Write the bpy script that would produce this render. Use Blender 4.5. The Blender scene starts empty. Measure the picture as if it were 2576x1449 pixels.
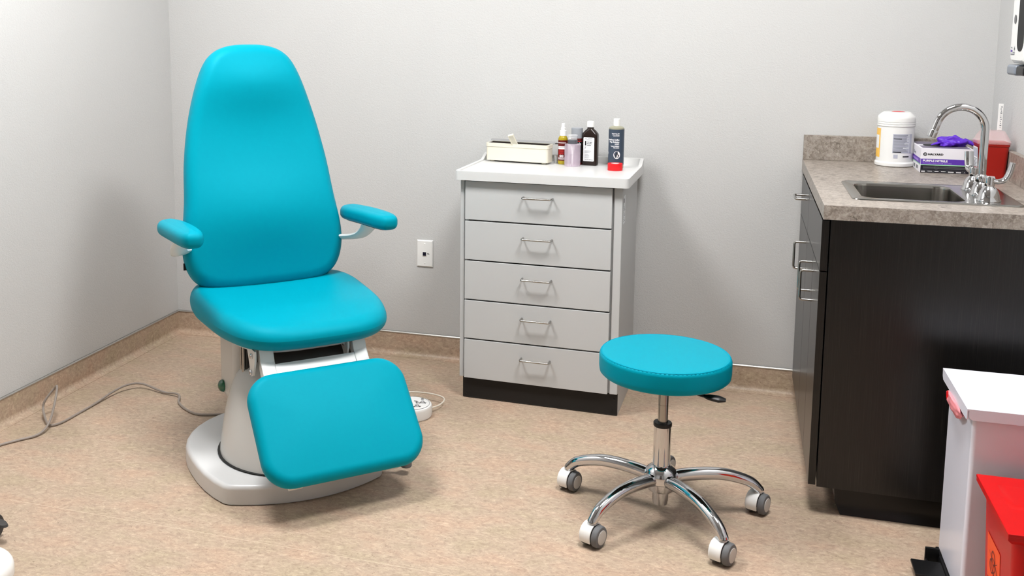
import bpy, bmesh, math, random
from mathutils import Matrix, Vector
PI = math.pi
sc = bpy.context.scene
COL = sc.collection
rnd = random.Random(7)

# ------------------------------------------------------------------ helpers
def lin(c):
    return tuple((x/12.92 if x <= 0.04045 else ((x+0.055)/1.055)**2.4) for x in [v/255.0 for v in c])
def rgba(c): return (*lin(c), 1.0)

def T(x=0, y=0, z=0): return Matrix.Translation((x, y, z))
def RZ(a): return Matrix.Rotation(a, 4, 'Z')
def RX(a): return Matrix.Rotation(a, 4, 'X')
def RY(a): return Matrix.Rotation(a, 4, 'Y')

def empty(name, label, cat, loc=(0, 0, 0), rz=0.0, group=None):
    o = bpy.data.objects.new(name, None)
    COL.objects.link(o)
    o.location = loc
    o.rotation_euler = (0, 0, rz)
    o.empty_display_size = 0.05
    tag(o, label, cat, group)
    return o
def tag(o, label=None, cat=None, group=None, kind=None):
    if label: o['label'] = label
    if cat: o['category'] = cat
    if group: o['group'] = group
    if kind: o['kind'] = kind
    return o

def obj(name, bm, mats, parent=None, loc=(0, 0, 0), rot=(0, 0, 0), smooth=35, label=None):
    if not isinstance(mats, (list, tuple)): mats = [mats]
    me = bpy.data.meshes.new(name)
    bmesh.ops.recalc_face_normals(bm, faces=bm.faces[:])
    bm.to_mesh(me); bm.free()
    for m in mats: me.materials.append(m)
    if smooth:
        for p in me.polygons: p.use_smooth = True
        me.set_sharp_from_angle(angle=math.radians(smooth))
    o = bpy.data.objects.new(name, me)
    COL.objects.link(o)
    if smooth:
        wn = o.modifiers.new('weighted_normals', 'WEIGHTED_NORMAL'); wn.keep_sharp = True; wn.weight = 60
    o.location = loc; o.rotation_euler = rot
    if parent: o.parent = parent
    if label: o['label'] = label
    return o
def struct(name, bm, mats, **k):
    o = obj(name, bm, mats, **k); o['kind'] = 'structure'; return o

def NB(): return bmesh.new()
def merge(bm, t, M=None, mi=0):
    if M is not None: bmesh.ops.transform(t, matrix=M, verts=t.verts[:])
    mp = {}
    for v in t.verts: mp[v] = bm.verts.new(v.co)
    for f in t.faces:
        try:
            nf = bm.faces.new([mp[v] for v in f.verts]); nf.material_index = mi if mi is not None else f.material_index
        except ValueError: pass
    t.free()
    return bm

def box(bm, lo, hi, bev=0.0, seg=2, mi=0, M=None):
    t = NB()
    bmesh.ops.create_cube(t, size=1.0)
    s = [hi[i]-lo[i] for i in range(3)]; c = [(hi[i]+lo[i])/2 for i in range(3)]
    bmesh.ops.transform(t, matrix=T(*c) @ Matrix.Diagonal((*s, 1)), verts=t.verts[:])
    if bev > 0:
        bmesh.ops.bevel(t, geom=t.edges[:], offset=min(bev, min(s)*0.49), segments=seg, profile=0.5, affect='EDGES')
    return merge(bm, t, M, mi)

def loft(bm, rings, closed=True, cap0=True, cap1=True, mi=0, M=None):
    t = NB()
    R = [[t.verts.new(p) for p in r] for r in rings]
    n = len(R[0])
    for a, b in zip(R, R[1:]):
        for i in range(n if closed else n-1):
            j = (i+1) % n
            t.faces.new((a[i], a[j], b[j], b[i]))
    if cap0: t.faces.new(R[0][::-1])
    if cap1: t.faces.new(R[-1])
    return merge(bm, t, M, mi)

def lathe(bm, prof, seg=40, mi=0, M=None, cap0=True, cap1=True):
    rings = [[(max(r, 1e-5)*math.cos(2*PI*i/seg), max(r, 1e-5)*math.sin(2*PI*i/seg), z) for i in range(seg)] for r, z in prof]
    return loft(bm, rings, True, cap0, cap1, mi, M)

def rrect(w, h, r, n=6, cx=0.0, cy=0.0):
    r = min(r, w/2*0.999, h/2*0.999)
    pts = []
    for (sx, sy, a0) in ((1, 1, 0), (-1, 1, 90), (-1, -1, 180), (1, -1, 270)):
        for i in range(n+1):
            a = math.radians(a0 + 90*i/n)
            pts.append((cx+sx*(w/2-r)+r*math.cos(a), cy+sy*(h/2-r)+r*math.sin(a)))
    return pts

def spline(pts, per=8, closed=False):
    P = [Vector(p) for p in pts]; n = len(P); out = []
    rng = range(n if closed else n-1)
    for i in rng:
        p0 = P[(i-1) % n] if closed else (P[i-1] if i > 0 else 2*P[0]-P[1])
        p1 = P[i]; p2 = P[(i+1) % n]
        p3 = P[(i+2) % n] if closed else (P[i+2] if i+2 < n else 2*P[-1]-P[-2])
        for k in range(per):
            t = k/per
            out.append(0.5*((2*p1)+(-p0+p2)*t+(2*p0-5*p1+4*p2-p3)*t*t+(-p0+3*p1-3*p2+p3)*t**3))
    if not closed: out.append(P[-1].copy())
    return out

def tube(bm, pts, r, seg=12, mi=0, M=None, per=0, caps=True, flat=None):
    P = [Vector(p) for p in pts]
    rr = r if isinstance(r, (list, tuple)) else [r]*len(P)
    if per:
        n0 = len(P); P2 = spline(P, per); r2 = []
        for i in range(len(P2)):
            f = i/per; k = min(int(f), n0-2); u = f-k
            r2.append(rr[k]*(1-u)+rr[k+1]*u)
        P, rr = P2, r2
    rings = []
    tan = [(P[min(i+1, len(P)-1)]-P[max(i-1, 0)]).normalized() for i in range(len(P))]
    ref = Vector((0, 0, 1)) if abs(tan[0].z) < 0.9 else Vector((1, 0, 0))
    nrm = (ref-tan[0]*ref.dot(tan[0])).normalized()
    for i, p in enumerate(P):
        nrm = (nrm-tan[i]*nrm.dot(tan[i])).normalized()
        b = tan[i].cross(nrm)
        fx = flat or (1, 1)
        rings.append([tuple(p+nrm*(rr[i]*fx[0]*math.cos(2*PI*k/seg))+b*(rr[i]*fx[1]*math.sin(2*PI*k/seg))) for k in range(seg)])
    return loft(bm, rings, True, caps, caps, mi, M)

def prism(bm, out2, z0, z1, bev=0.0, seg=3, mi=0, M=None, top=True, bottom=False):
    """outline in xy lifted from z0 to z1, with rounded top (and bottom) edge"""
    c = (sum(p[0] for p in out2)/len(out2), sum(p[1] for p in out2)/len(out2))
    def off(d):
        n = len(out2); res = []
        for i in range(n):
            a = Vector(out2[i-1]); b = Vector(out2[(i+1) % n]); tg = (b-a)
            if tg.length < 1e-9: tg = Vector((1, 0))
            tg.normalize(); nn = Vector((-tg.y, tg.x))
            res.append((out2[i][0]+nn.x*d, out2[i][1]+nn.y*d))
        return res
    area = sum(out2[i-1][0]*out2[i][1]-out2[i][0]*out2[i-1][1] for i in range(len(out2)))
    s = 1 if area > 0 else -1
    rings = []
    if bottom and bev > 0:
        for k in range(seg+1):
            a = PI/2*(1-k/seg)
            o = off(s*bev*(1-math.cos(a)))
            rings.append([(p[0], p[1], z0+bev*(1-math.sin(a))) for p in o])
    else: rings.append([(p[0], p[1], z0) for p in out2])
    if top and bev > 0:
        for k in range(seg+1):
            a = PI/2*k/seg
            o = off(s*bev*(1-math.cos(a)))
            rings.append([(p[0], p[1], z1-bev*(1-math.sin(a))) for p in o])
    else: rings.append([(p[0], p[1], z1) for p in out2])
    return loft(bm, rings, True, True, True, mi, M)

def cushion(bm, out, thick, r, fn, med, dome=0.0, seg=6, inner=7, mi=0):
    """padded upholstery: out = closed 2D outline (u,v) CCW, rounded edge r, fn(u,v,d)->xyz with d in [-thick/2, thick/2]
    med(u,v) -> the medial point a rim point shrinks to; dome = extra crown of the front"""
    n = len(out)
    def off(d):
        res = []
        for i in range(n):
            a = Vector(out[i-1]); b = Vector(out[(i+1) % n]); tg = (b-a).normalized()
            res.append((out[i][0]-tg.y*d, out[i][1]+tg.x*d))
        return res
    h = thick/2
    rings = []
    def inn(base, d0, sgn, dm):
        R = []
        for k in range(1, inner+1):
            f = k/inner
            f2 = f
            R.append([(p[0]+(med(*p)[0]-p[0])*f2, p[1]+(med(*p)[1]-p[1])*f2, d0+sgn*dm*math.sin(f*PI/2)) for p in base])
        return R
    rb = off(r)
    back = inn(rb, -h, -1, 0.0)[::-1]
    rings += back
    for k in range(seg+1):
        a = PI/2*(1-k/seg)
        o = off(r*(1-math.cos(a)))
        rings.append([(p[0], p[1], -h+r*(1-math.sin(a))) for p in o])
    for k in range(seg+1):
        a = PI/2*k/seg
        o = off(r*(1-math.cos(a)))
        rings.append([(p[0], p[1], h-r*(1-math.sin(a))) for p in o])
    rings += inn(off(r), h, 1, dome)
    rings = [[tuple(fn(*p)) for p in rg] for rg in rings]
    t = NB()
    R = [[t.verts.new(p) for p in rg] for rg in rings]
    m = len(R[0])
    for a, b in zip(R, R[1:]):
        for i in range(m):
            j = (i+1) % m
            t.faces.new((a[i], a[j], b[j], b[i]))
    bmesh.ops.remove_doubles(t, verts=t.verts[:], dist=1e-5)
    bmesh.ops.dissolve_degenerate(t, edges=t.edges[:], dist=1e-6)
    return merge(bm, t, None, mi)

# text -> mesh
_fonts = {}
def text(bm, s, size, M, mi=0, bold=0.0, align='LEFT', shear=0.0, wrap=None, width=None):
    cu = bpy.data.curves.new('lettering', 'FONT')
    cu.body = s; cu.size = size; cu.align_x = align; cu.offset = bold; cu.shear = shear
    cu.resolution_u = 3
    o = bpy.data.objects.new('lettering', cu)
    COL.objects.link(o)
    dg = bpy.context.evaluated_depsgraph_get()
    me = o.evaluated_get(dg).to_mesh()
    t = NB(); t.from_mesh(me)
    o.evaluated_get(dg).to_mesh_clear()
    bpy.data.objects.remove(o); bpy.data.curves.remove(cu)
    if width and t.verts:
        x0 = min(v.co.x for v in t.verts); x1 = max(v.co.x for v in t.verts)
        k = width/(x1-x0)
        for v in t.verts: v.co.x *= k
    if wrap:
        R, phi, z0 = wrap
        for v in t.verts:
            a = phi+v.co.x/R; z = z0+v.co.y
            v.co = (R*math.cos(a), R*math.sin(a), z)
    return merge(bm, t, M, mi)
def face2d(bm, pts, M, mi=0):
    t = NB(); t.faces.new([t.verts.new((p[0], p[1], 0)) for p in pts]); return merge(bm, t, M, mi)
def rect2d(bm, x0, y0, x1, y1, M, mi=0): return face2d(bm, ((x0, y0), (x1, y0), (x1, y1), (x0, y1)), M, mi)
def ring2d(bm, cx, cy, r0, r1, M, mi=0, a0=0, a1=360, n=24):
    t = NB(); A = []; B = []
    for i in range(n+1):
        a = math.radians(a0+(a1-a0)*i/n)
        A.append(t.verts.new((cx+r0*math.cos(a), cy+r0*math.sin(a), 0))); B.append(t.verts.new((cx+r1*math.cos(a), cy+r1*math.sin(a), 0)))
    for i in range(n): t.faces.new((A[i], B[i], B[i+1], A[i+1]))
    return merge(bm, t, M, mi)
def disc2d(bm, cx, cy, r, M, mi=0, n=28): return face2d(bm, [(cx+r*math.cos(2*PI*i/n), cy+r*math.sin(2*PI*i/n)) for i in range(n)], M, mi)
def wrap_rect(bm, R, a0, a1, z0, z1, mi=0, M=None, n=14):
    t = NB(); A = []; B = []
    for i in range(n+1):
        a = a0+(a1-a0)*i/n
        A.append(t.verts.new((R*math.cos(a), R*math.sin(a), z0))); B.append(t.verts.new((R*math.cos(a), R*math.sin(a), z1)))
    for i in range(n): t.faces.new((A[i], A[i+1], B[i+1], B[i]))
    return merge(bm, t, M, mi)
# plane frames for lettering: local x = reading direction, local y = up, z = out of the face
def frame(origin, xdir, ydir):
    x = Vector(xdir).normalized(); y = Vector(ydir).normalized(); z = x.cross(y)
    M = Matrix.Identity(4)
    for i in range(3): M[i][0] = x[i]; M[i][1] = y[i]; M[i][2] = z[i]; M[i][3] = origin[i]
    return M
FRONT = lambda x, y, z: frame((x, y, z), (1, 0, 0), (0, 0, 1))      # faces -y
LEFTF = lambda x, y, z: frame((x, y, z), (0, -1, 0), (0, 0, 1))     # faces -x
RIGHTF = lambda x, y, z: frame((x, y, z), (0, 1, 0), (0, 0, 1))     # faces +x

# ------------------------------------------------------------------ materials
def nt(m):
    m.use_nodes = True
    return m.node_tree, m.node_tree.nodes, m.node_tree.links, m.node_tree.nodes['Principled BSDF']
def mat(name, c, rough=0.5, metal=0.0, spec=0.5, bump=0.0, bscale=300.0, bdist=0.001, trans=0.0, ior=1.45, coat=0.0, emit=None, alpha=1.0, aniso=0.0, coords='Object'):
    m = bpy.data.materials.new(name)
    t, N, L, b = nt(m)
    b.inputs['Base Color'].default_value = rgba(c)
    b.inputs['Roughness'].default_value = rough
    b.inputs['Metallic'].default_value = metal
    b.inputs['Specular IOR Level'].default_value = spec
    b.inputs['Transmission Weight'].default_value = trans
    b.inputs['IOR'].default_value = ior
    b.inputs['Coat Weight'].default_value = coat
    b.inputs['Coat Roughness'].default_value = 0.05
    b.inputs['Alpha'].default_value = alpha
    if emit:
        b.inputs['Emission Color'].default_value = (*emit[0], 1); b.inputs['Emission Strength'].default_value = emit[1]
    # every surface carries a faint procedural variation of its roughness
    tc = N.new('ShaderNodeTexCoord'); no = N.new('ShaderNodeTexNoise')
    no.inputs['Scale'].default_value = bscale if bump else 18.0
    no.inputs['Detail'].default_value = 3
    L.new(tc.outputs[coords], no.inputs['Vector'])
    if bump:
        bp = N.new('ShaderNodeBump'); bp.inputs['Strength'].default_value = bump; bp.inputs['Distance'].default_value = bdist
        L.new(no.outputs['Fac'], bp.inputs['Height']); L.new(bp.outputs['Normal'], b.inputs['Normal'])
    else:
        mr = N.new('ShaderNodeMapRange')
        mr.inputs['To Min'].default_value = rough*0.93; mr.inputs['To Max'].default_value = min(1, rough*1.07)
        L.new(no.outputs['Fac'], mr.inputs['Value']); L.new(mr.outputs['Result'], b.inputs['Roughness'])
    return m
def ramp(N, stops):
    r = N.new('ShaderNodeValToRGB'); e = r.color_ramp.elements
    while len(e) < len(stops): e.new(0.5)
    for i, (p, c) in enumerate(stops): e[i].position = p; e[i].color = rgba(c)
    return r

def m_wall(name='painted_wall', c=(197, 197, 196)):
    m = bpy.data.materials.new(name); t, N, L, b = nt(m)
    b.inputs['Base Color'].default_value = rgba(c)
    b.inputs['Roughness'].default_value = 0.55
    b.inputs['Specular IOR Level'].default_value = 0.35
    tc = N.new('ShaderNodeTexCoord')
    n1 = N.new('ShaderNodeTexNoise'); n1.inputs['Scale'].default_value = 120; n1.inputs['Detail'].default_value = 2; n1.inputs['Roughness'].default_value = 0.55
    n2 = N.new('ShaderNodeTexNoise'); n2.inputs['Scale'].default_value = 260; n2.inputs['Detail'].default_value = 1
    L.new(tc.outputs['Object'], n1.inputs['Vector']); L.new(tc.outputs['Object'], n2.inputs['Vector'])
    ad = N.new('ShaderNodeMath'); ad.operation = 'ADD'
    L.new(n1.outputs['Fac'], ad.inputs[0]); L.new(n2.outputs['Fac'], ad.inputs[1])
    bp = N.new('ShaderNodeBump'); bp.inputs['Strength'].default_value = 0.45; bp.inputs['Distance'].default_value = 0.0016
    L.new(ad.outputs[0], bp.inputs['Height']); L.new(bp.outputs['Normal'], b.inputs['Normal'])
    return m

def m_floor(name='marbled_linoleum', vertical=False):
    m = bpy.data.materials.new(name); t, N, L, b = nt(m)
    b.inputs['Roughness'].default_value = 0.46; b.inputs['Specular IOR Level'].default_value = 0.4
    tc = N.new('ShaderNodeTexCoord')
    mp = N.new('ShaderNodeMapping'); mp.inputs['Rotation'].default_value = (0, 0, math.radians(-20))
    mp.inputs['Scale'].default_value = (1.0, 1.7, 1.6)
    L.new(tc.outputs['Object'], mp.inputs['Vector'])
    # domain warp
    w = N.new('ShaderNodeTexNoise'); w.inputs['Scale'].default_value = 9; w.inputs['Detail'].default_value = 3
    L.new(mp.outputs[0], w.inputs['Vector'])
    sub = N.new('ShaderNodeVectorMath'); sub.operation = 'SUBTRACT'; sub.inputs[1].default_value = (0.5, 0.5, 0.5)
    L.new(w.outputs['Color'], sub.inputs[0])
    scl = N.new('ShaderNodeVectorMath'); scl.operation = 'SCALE'; scl.inputs['Scale'].default_value = 0.045
    L.new(sub.outputs[0], scl.inputs[0])
    add = N.new('ShaderNodeVectorMath'); add.operation = 'ADD'
    L.new(mp.outputs[0], add.inputs[0]); L.new(scl.outputs[0], add.inputs[1])
    n1 = N.new('ShaderNodeTexNoise'); n1.inputs['Scale'].default_value = 52; n1.inputs['Detail'].default_value = 5; n1.inputs['Roughness'].default_value = 0.72; n1.inputs['Distortion'].default_value = 0.7
    L.new(add.outputs[0], n1.inputs['Vector'])
    r1 = ramp(N, [(0.26, (154, 135, 119)), (0.43, (177, 156, 138)), (0.56, (189, 169, 150)), (0.72, (212, 194, 173))])
    L.new(n1.outputs['Fac'], r1.inputs[0])
    # fine dark veins
    n2 = N.new('ShaderNodeTexNoise'); n2.inputs['Scale'].default_value = 95; n2.inputs['Detail'].default_value = 4; n2.inputs['Distortion'].default_value = 2.0; n2.inputs['Roughness'].default_value = 0.7
    L.new(add.outputs[0], n2.inputs['Vector'])
    r2 = ramp(N, [(0.30, (120, 100, 84)), (0.405, (255, 255, 255)), (1.0, (255, 255, 255))])
    L.new(n2.outputs['Fac'], r2.inputs[0])
    mx = N.new('ShaderNodeMix'); mx.data_type = 'RGBA'; mx.blend_type = 'MULTIPLY'; mx.inputs['Factor'].default_value = 0.8
    L.new(r1.outputs[0], mx.inputs[6]); L.new(r2.outputs[0], mx.inputs[7])
    # broad clouding, pinkish and greenish
    n3 = N.new('ShaderNodeTexNoise'); n3.inputs['Scale'].default_value = 6; n3.inputs['Detail'].default_value = 4
    L.new(mp.outputs[0], n3.inputs['Vector'])
    r3 = ramp(N, [(0.35, (244, 245, 236)), (0.5, (250, 248, 244)), (0.65, (255, 246, 240))])
    L.new(n3.outputs['Fac'], r3.inputs[0])
    mx2 = N.new('ShaderNodeMix'); mx2.data_type = 'RGBA'; mx2.blend_type = 'MULTIPLY'; mx2.inputs['Factor'].default_value = 1.0
    L.new(mx.outputs[2], mx2.inputs[6]); L.new(r3.outputs[0], mx2.inputs[7])
    L.new(mx2.outputs[2], b.inputs['Base Color'])
    return m

def m_stone(name='stone_laminate'):
    m = bpy.data.materials.new(name); t, N, L, b = nt(m)
    b.inputs['Roughness'].default_value = 0.36; b.inputs['Specular IOR Level'].default_value = 0.5
    tc = N.new('ShaderNodeTexCoord')
    w = N.new('ShaderNodeTexNoise'); w.inputs['Scale'].default_value = 20; w.inputs['Detail'].default_value = 4
    L.new(tc.outputs['Object'], w.inputs['Vector'])
    mxv = N.new('ShaderNodeMix'); mxv.data_type = 'RGBA'; mxv.inputs['Factor'].default_value = 0.09
    L.new(tc.outputs['Object'], mxv.inputs[6]); L.new(w.outputs['Color'], mxv.inputs[7])
    v = N.new('ShaderNodeTexVoronoi'); v.inputs['Scale'].default_value = 62; v.feature = 'F1'
    L.new(mxv.outputs[2], v.inputs['Vector'])
    ve = N.new('ShaderNodeTexVoronoi'); ve.inputs['Scale'].default_value = 62; ve.feature = 'DISTANCE_TO_EDGE'
    L.new(mxv.outputs[2], ve.inputs['Vector'])
    n1 = N.new('ShaderNodeTexNoise'); n1.inputs['Scale'].default_value = 85; n1.inputs['Detail'].default_value = 6; n1.inputs['Roughness'].default_value = 0.7; n1.inputs['Distortion'].default_value = 0.8
    L.new(tc.outputs['Object'], n1.inputs['Vector'])
    r1 = ramp(N, [(0.28, (112, 102, 94)), (0.45, (144, 135, 127)), (0.58, (165, 157, 149)), (0.75, (190, 184, 177))])
    L.new(n1.outputs['Fac'], r1.inputs[0])
    hs = N.new('ShaderNodeSeparateColor'); L.new(v.outputs['Color'], hs.inputs[0])
    r2 = ramp(N, [(0.0, (176, 172, 168)), (0.04, (222, 219, 216)), (0.6, (248, 246, 244)), (1.0, (255, 255, 255))])
    L.new(hs.outputs[0], r2.inputs[0])
    mx = N.new('ShaderNodeMix'); mx.data_type = 'RGBA'; mx.blend_type = 'MULTIPLY'; mx.inputs['Factor'].default_value = 1.0
    L.new(r1.outputs[0], mx.inputs[6]); L.new(r2.outputs[0], mx.inputs[7])
    r3 = ramp(N, [(0.0, (196, 186, 172)), (0.05, (0, 0, 0)), (1, (0, 0, 0))])
    L.new(ve.outputs['Distance'], r3.inputs[0])
    mx2 = N.new('ShaderNodeMix'); mx2.data_type = 'RGBA'; mx2.blend_type = 'LIGHTEN'; mx2.inputs['Factor'].default_value = 0.5
    L.new(mx.outputs[2], mx2.inputs[6]); L.new(r3.outputs[0], mx2.inputs[7])
    L.new(mx2.outputs[2], b.inputs['Base Color'])
    return m

def m_wood(name='black_woodgrain', rough=0.3, scale=(110, 110, 1.1), c=((8, 7, 7), (20, 18, 17), (52, 47, 44))):
    m = bpy.data.materials.new(name); t, N, L, b = nt(m)
    b.inputs['Roughness'].default_value = rough; b.inputs['Specular IOR Level'].default_value = 0.5
    tc = N.new('ShaderNodeTexCoord'); mp = N.new('ShaderNodeMapping'); mp.inputs['Scale'].default_value = scale
    L.new(tc.outputs['Object'], mp.inputs['Vector'])
    n1 = N.new('ShaderNodeTexNoise'); n1.inputs['Scale'].default_value = 4; n1.inputs['Detail'].default_value = 8; n1.inputs['Roughness'].default_value = 0.65
    L.new(mp.outputs[0], n1.inputs['Vector'])
    r = ramp(N, [(0.38, c[0]), (0.56, c[1]), (0.78, c[2])])
    L.new(n1.outputs['Fac'], r.inputs[0]); L.new(r.outputs[0], b.inputs['Base Color'])
    bp = N.new('ShaderNodeBump'); bp.inputs['Strength'].default_value = 0.06; bp.inputs['Distance'].default_value = 0.0005
    L.new(n1.outputs['Fac'], bp.inputs['Height']); L.new(bp.outputs['Normal'], b.inputs['Normal'])
    return m

M = {}
M['wall'] = m_wall()
M['ceiling'] = m_wall('ceiling_paint', (206, 206, 206))
M['floor'] = m_floor()
M['stone'] = m_stone()
M['wood'] = m_wood()
M['teal'] = mat('teal_vinyl', (0, 143, 164), 0.48, spec=0.16, bump=0.10, bscale=900, bdist=0.0006)
M['teal'].node_tree.nodes['Principled BSDF'].inputs['Specular Tint'].default_value = (0.25, 0.9, 1.0, 1)
M['fairing'] = mat('shaded_white_fairing', (202, 200, 195), 0.22, spec=0.5)  # white plastic greyed in its colour for the shade beneath the chair
M['white_enamel'] = mat('white_enamel', (214, 214, 214), 0.30, spec=0.5)
M['white_gloss'] = mat('white_gloss_plastic', (232, 232, 230), 0.22, spec=0.5)
M['white_matte'] = mat('white_matte_plastic', (236, 236, 234), 0.45)
M['chrome'] = mat('polished_chrome', (205, 205, 207), 0.05, metal=1.0)
M['steel'] = mat('brushed_steel', (160, 157, 152), 0.20, metal=1.0, bump=0.03, bscale=500)
M['satin'] = mat('satin_nickel', (176, 174, 170), 0.25, metal=1.0)
M['black'] = mat('black_plastic', (14, 14, 15), 0.4)
M['blackpaint'] = mat('black_painted_kick', (30, 28, 27), 0.5, spec=0.35, bump=0.05, bscale=900)
M['darkgrey'] = mat('dark_grey_plastic', (58, 56, 55), 0.5)
M['greyrubber'] = mat('grey_rubber', (104, 105, 107), 0.6)
M['hubgrey'] = mat('pale_grey_hub', (196, 193, 188), 0.5)
M['cartgrey'] = mat('grey_powder_coat', (192, 193, 193), 0.45, spec=0.4, bump=0.03, bscale=1200)
M['carttop'] = mat('white_moulded_top', (210, 210, 209), 0.3)
M['aluminium'] = mat('aluminium_cap', (190, 188, 184), 0.3, metal=1.0)
M['cable'] = mat('grey_cable', (150, 140, 132), 0.5)
M['cablewhite'] = mat('white_cable', (222, 214, 200), 0.45)
M['green'] = mat('green_lens', (0, 92, 52), 0.15, spec=0.7, coat=0.5)
M['cream'] = mat('cream_plastic', (226, 221, 204), 0.2, spec=0.55)
M['cavity'] = mat('dark_tray_lining', (40, 33, 30), 0.3)
M['ink'] = mat('black_ink', (18, 18, 20), 0.6)
M['paper'] = mat('white_label_paper', (236, 238, 240), 0.5)
M['greyink'] = mat('grey_ink', (120, 122, 128), 0.6)
M['white_ink'] = mat('white_ink', (236, 236, 238), 0.5)
M['brown_bottle'] = mat('dark_brown_bottle', (34, 22, 17), 0.25, spec=0.5)
M['iodine_bottle'] = mat('grey_green_bottle', (150, 148, 128), 0.35)
M['navy'] = mat('slate_blue_label', (58, 70, 86), 0.45)
M['redtape'] = mat('red_tape', (214, 16, 24), 0.45)
M['tapecore'] = mat('white_core', (235, 222, 220), 0.6)
M['maroon'] = mat('maroon_label', (96, 22, 18), 0.4)
M['olive'] = mat('olive_oil_bottle', (168, 148, 30), 0.25)
M['capgrey'] = mat('grey_cap', (150, 154, 160), 0.35)
M['pumpgrey'] = mat('pump_grey_collar', (86, 88, 94), 0.3)
M['yellow'] = mat('yellow_label', (246, 196, 92), 0.45)
M['printblue'] = mat('fine_print_tint', (178, 180, 194), 0.6)
M['violet'] = mat('purple_print', (92, 52, 168), 0.45)
M['glove'] = mat('purple_nitrile', (92, 44, 190), 0.4, spec=0.4, bump=0.2, bscale=90)
M['mint'] = mat('mint_print', (160, 218, 168), 0.5)
M['boxnavy'] = mat('black_print', (14, 14, 26), 0.45)
M['boxwhite'] = mat('carton_white', (232, 230, 236), 0.45)
M['boxgrey'] = mat('carton_top_grey', (112, 104, 122), 0.45)
M['sharpsred'] = mat('red_container', (158, 22, 12), 0.4)
M['binred'] = mat('red_bin_plastic', (200, 8, 12), 0.35, spec=0.35)
M['binwhite'] = mat('white_bin_plastic', (222, 222, 234), 0.28, spec=0.4, bump=0.02, bscale=400)
M['orange'] = mat('orange_label', (255, 84, 24), 0.5)
M['darkred'] = mat('dark_red_print', (120, 14, 10), 0.5)
M['levergrey'] = mat('grey_lever', (122, 128, 138), 0.35)
M['window'] = mat('dark_window', (40, 40, 41), 0.5, spec=0.12)
M['clear'] = mat('clear_plastic', (240, 240, 242), 0.12, alpha=0.28)
M['frost'] = mat('frosted_pump_bottle', (226, 208, 224), 0.35, alpha=0.40)
M['pinkfilm'] = mat('pink_bag_film', (240, 150, 158), 0.25, spec=0.5)
M['lightpanel'] = mat('light_diffuser', (255, 255, 255), 0.6, emit=((1.0, 0.993, 0.985), 59.0))
M['floorseam'] = mat('floor_weld_seam', (214, 197, 175), 0.5)

# ------------------------------------------------------------------ room
XR, YF, H = 3.257, -4.60, 2.74
HB = 0.1016
bm = NB(); box(bm, (-0.12, YF-0.12, -0.08), (XR+0.12, 0.12, 0.0)); struct('floor', bm, M['floor'], smooth=0)
bm = NB(); box(bm, (-0.12, YF-0.12, H), (XR+0.12, 0.12, H+0.08)); struct('ceiling', bm, M['ceiling'], smooth=0)
bm = NB(); box(bm, (-0.12, 0, 0), (XR+0.12, 0.12, H)); struct('wall_back', bm, M['wall'], smooth=0)
bm = NB(); box(bm, (-0.12, YF, 0), (0, 0, H)); struct('wall_left', bm, M['wall'], smooth=0)
bm = NB(); box(bm, (XR, YF, 0), (XR+0.12, 0, H)); struct('wall_right', bm, M['wall'], smooth=0)
bm = NB(); box(bm, (-0.12, YF-0.12, 0), (XR+0.12, YF, H)); struct('wall_front', bm, M['wall'], smooth=0)

bm = NB(); box(bm, (1.95, YF, 0.0), (2.87, YF+0.03, 2.08), 0.003); dd = struct('reflection_door_1', bm, m_wood('dark_door_veneer', 0.35, (12, 12, 0.6), ((52, 34, 24), (70, 48, 34), (88, 62, 45))))  # unseen door, added behind the camera to give the chrome dark reflections
bm = NB(); tube(bm, [(2.02, YF+0.03, 0.98), (2.02, YF+0.08, 0.98), (2.13, YF+0.08, 0.98)], 0.009, 12, per=0); obj('lever_handle', bm, M['satin'], dd)

def cove(name, axis, length, M4):
    # profile (out from wall, z): flash-coved sheet with a metal cap
    R = 0.022
    prof = [(0.0, HB-0.004), (0.0035, HB-0.004)]
    prof += [(0.0035, R+0.002)]
    for k in range(1, 9):
        a = PI/2*k/8
        prof.append((0.0035+R-R*math.cos(a), 0.002+R-R*math.sin(a)))
    prof += [(0.03, 0.0012), (0.03, 0.0), (0.0, 0.0)]
    bm = NB()
    loft(bm, [[(0, p[0], p[1]) for p in prof], [(length, p[0], p[1]) for p in prof]], True, True, True, 0, M4)
    o = struct(name, bm, M['floor'])
    b2 = NB()
    pr = [(0, HB-0.006), (0.005, HB-0.006), (0.0062, HB-0.002), (0.004, HB+0.0015), (0, HB+0.0025)]
    loft(b2, [[(0, p[0], p[1]) for p in pr], [(length, p[0], p[1]) for p in pr]], True, True, True, 0, M4)
    c = obj('metal_cap', b2, M['aluminium'], parent=o, label='thin aluminium cap strip')
    return o
cove('baseboard_back', 'x', XR, Matrix(((1, 0, 0, 0), (0, -1, 0, 0), (0, 0, 1, 0), (0, 0, 0, 1))))
cove('baseboard_left', 'y', -YF, Matrix(((0, 1, 0, 0), (-1, 0, 0, 0), (0, 0, 1, 0), (0, 0, 0, 1))))
# welded seam in the sheet floor
SEAM = ((0.4093, -1.6258, 0.0), math.radians(0.0))
bm = NB(); box(bm, (0.0, -0.0008, 0.0), (1.9, 0.0008, 0.0003)); o = struct('trim_1', bm, M['floorseam'], loc=SEAM[0], rot=(0, 0, SEAM[1]), smooth=0)

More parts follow.
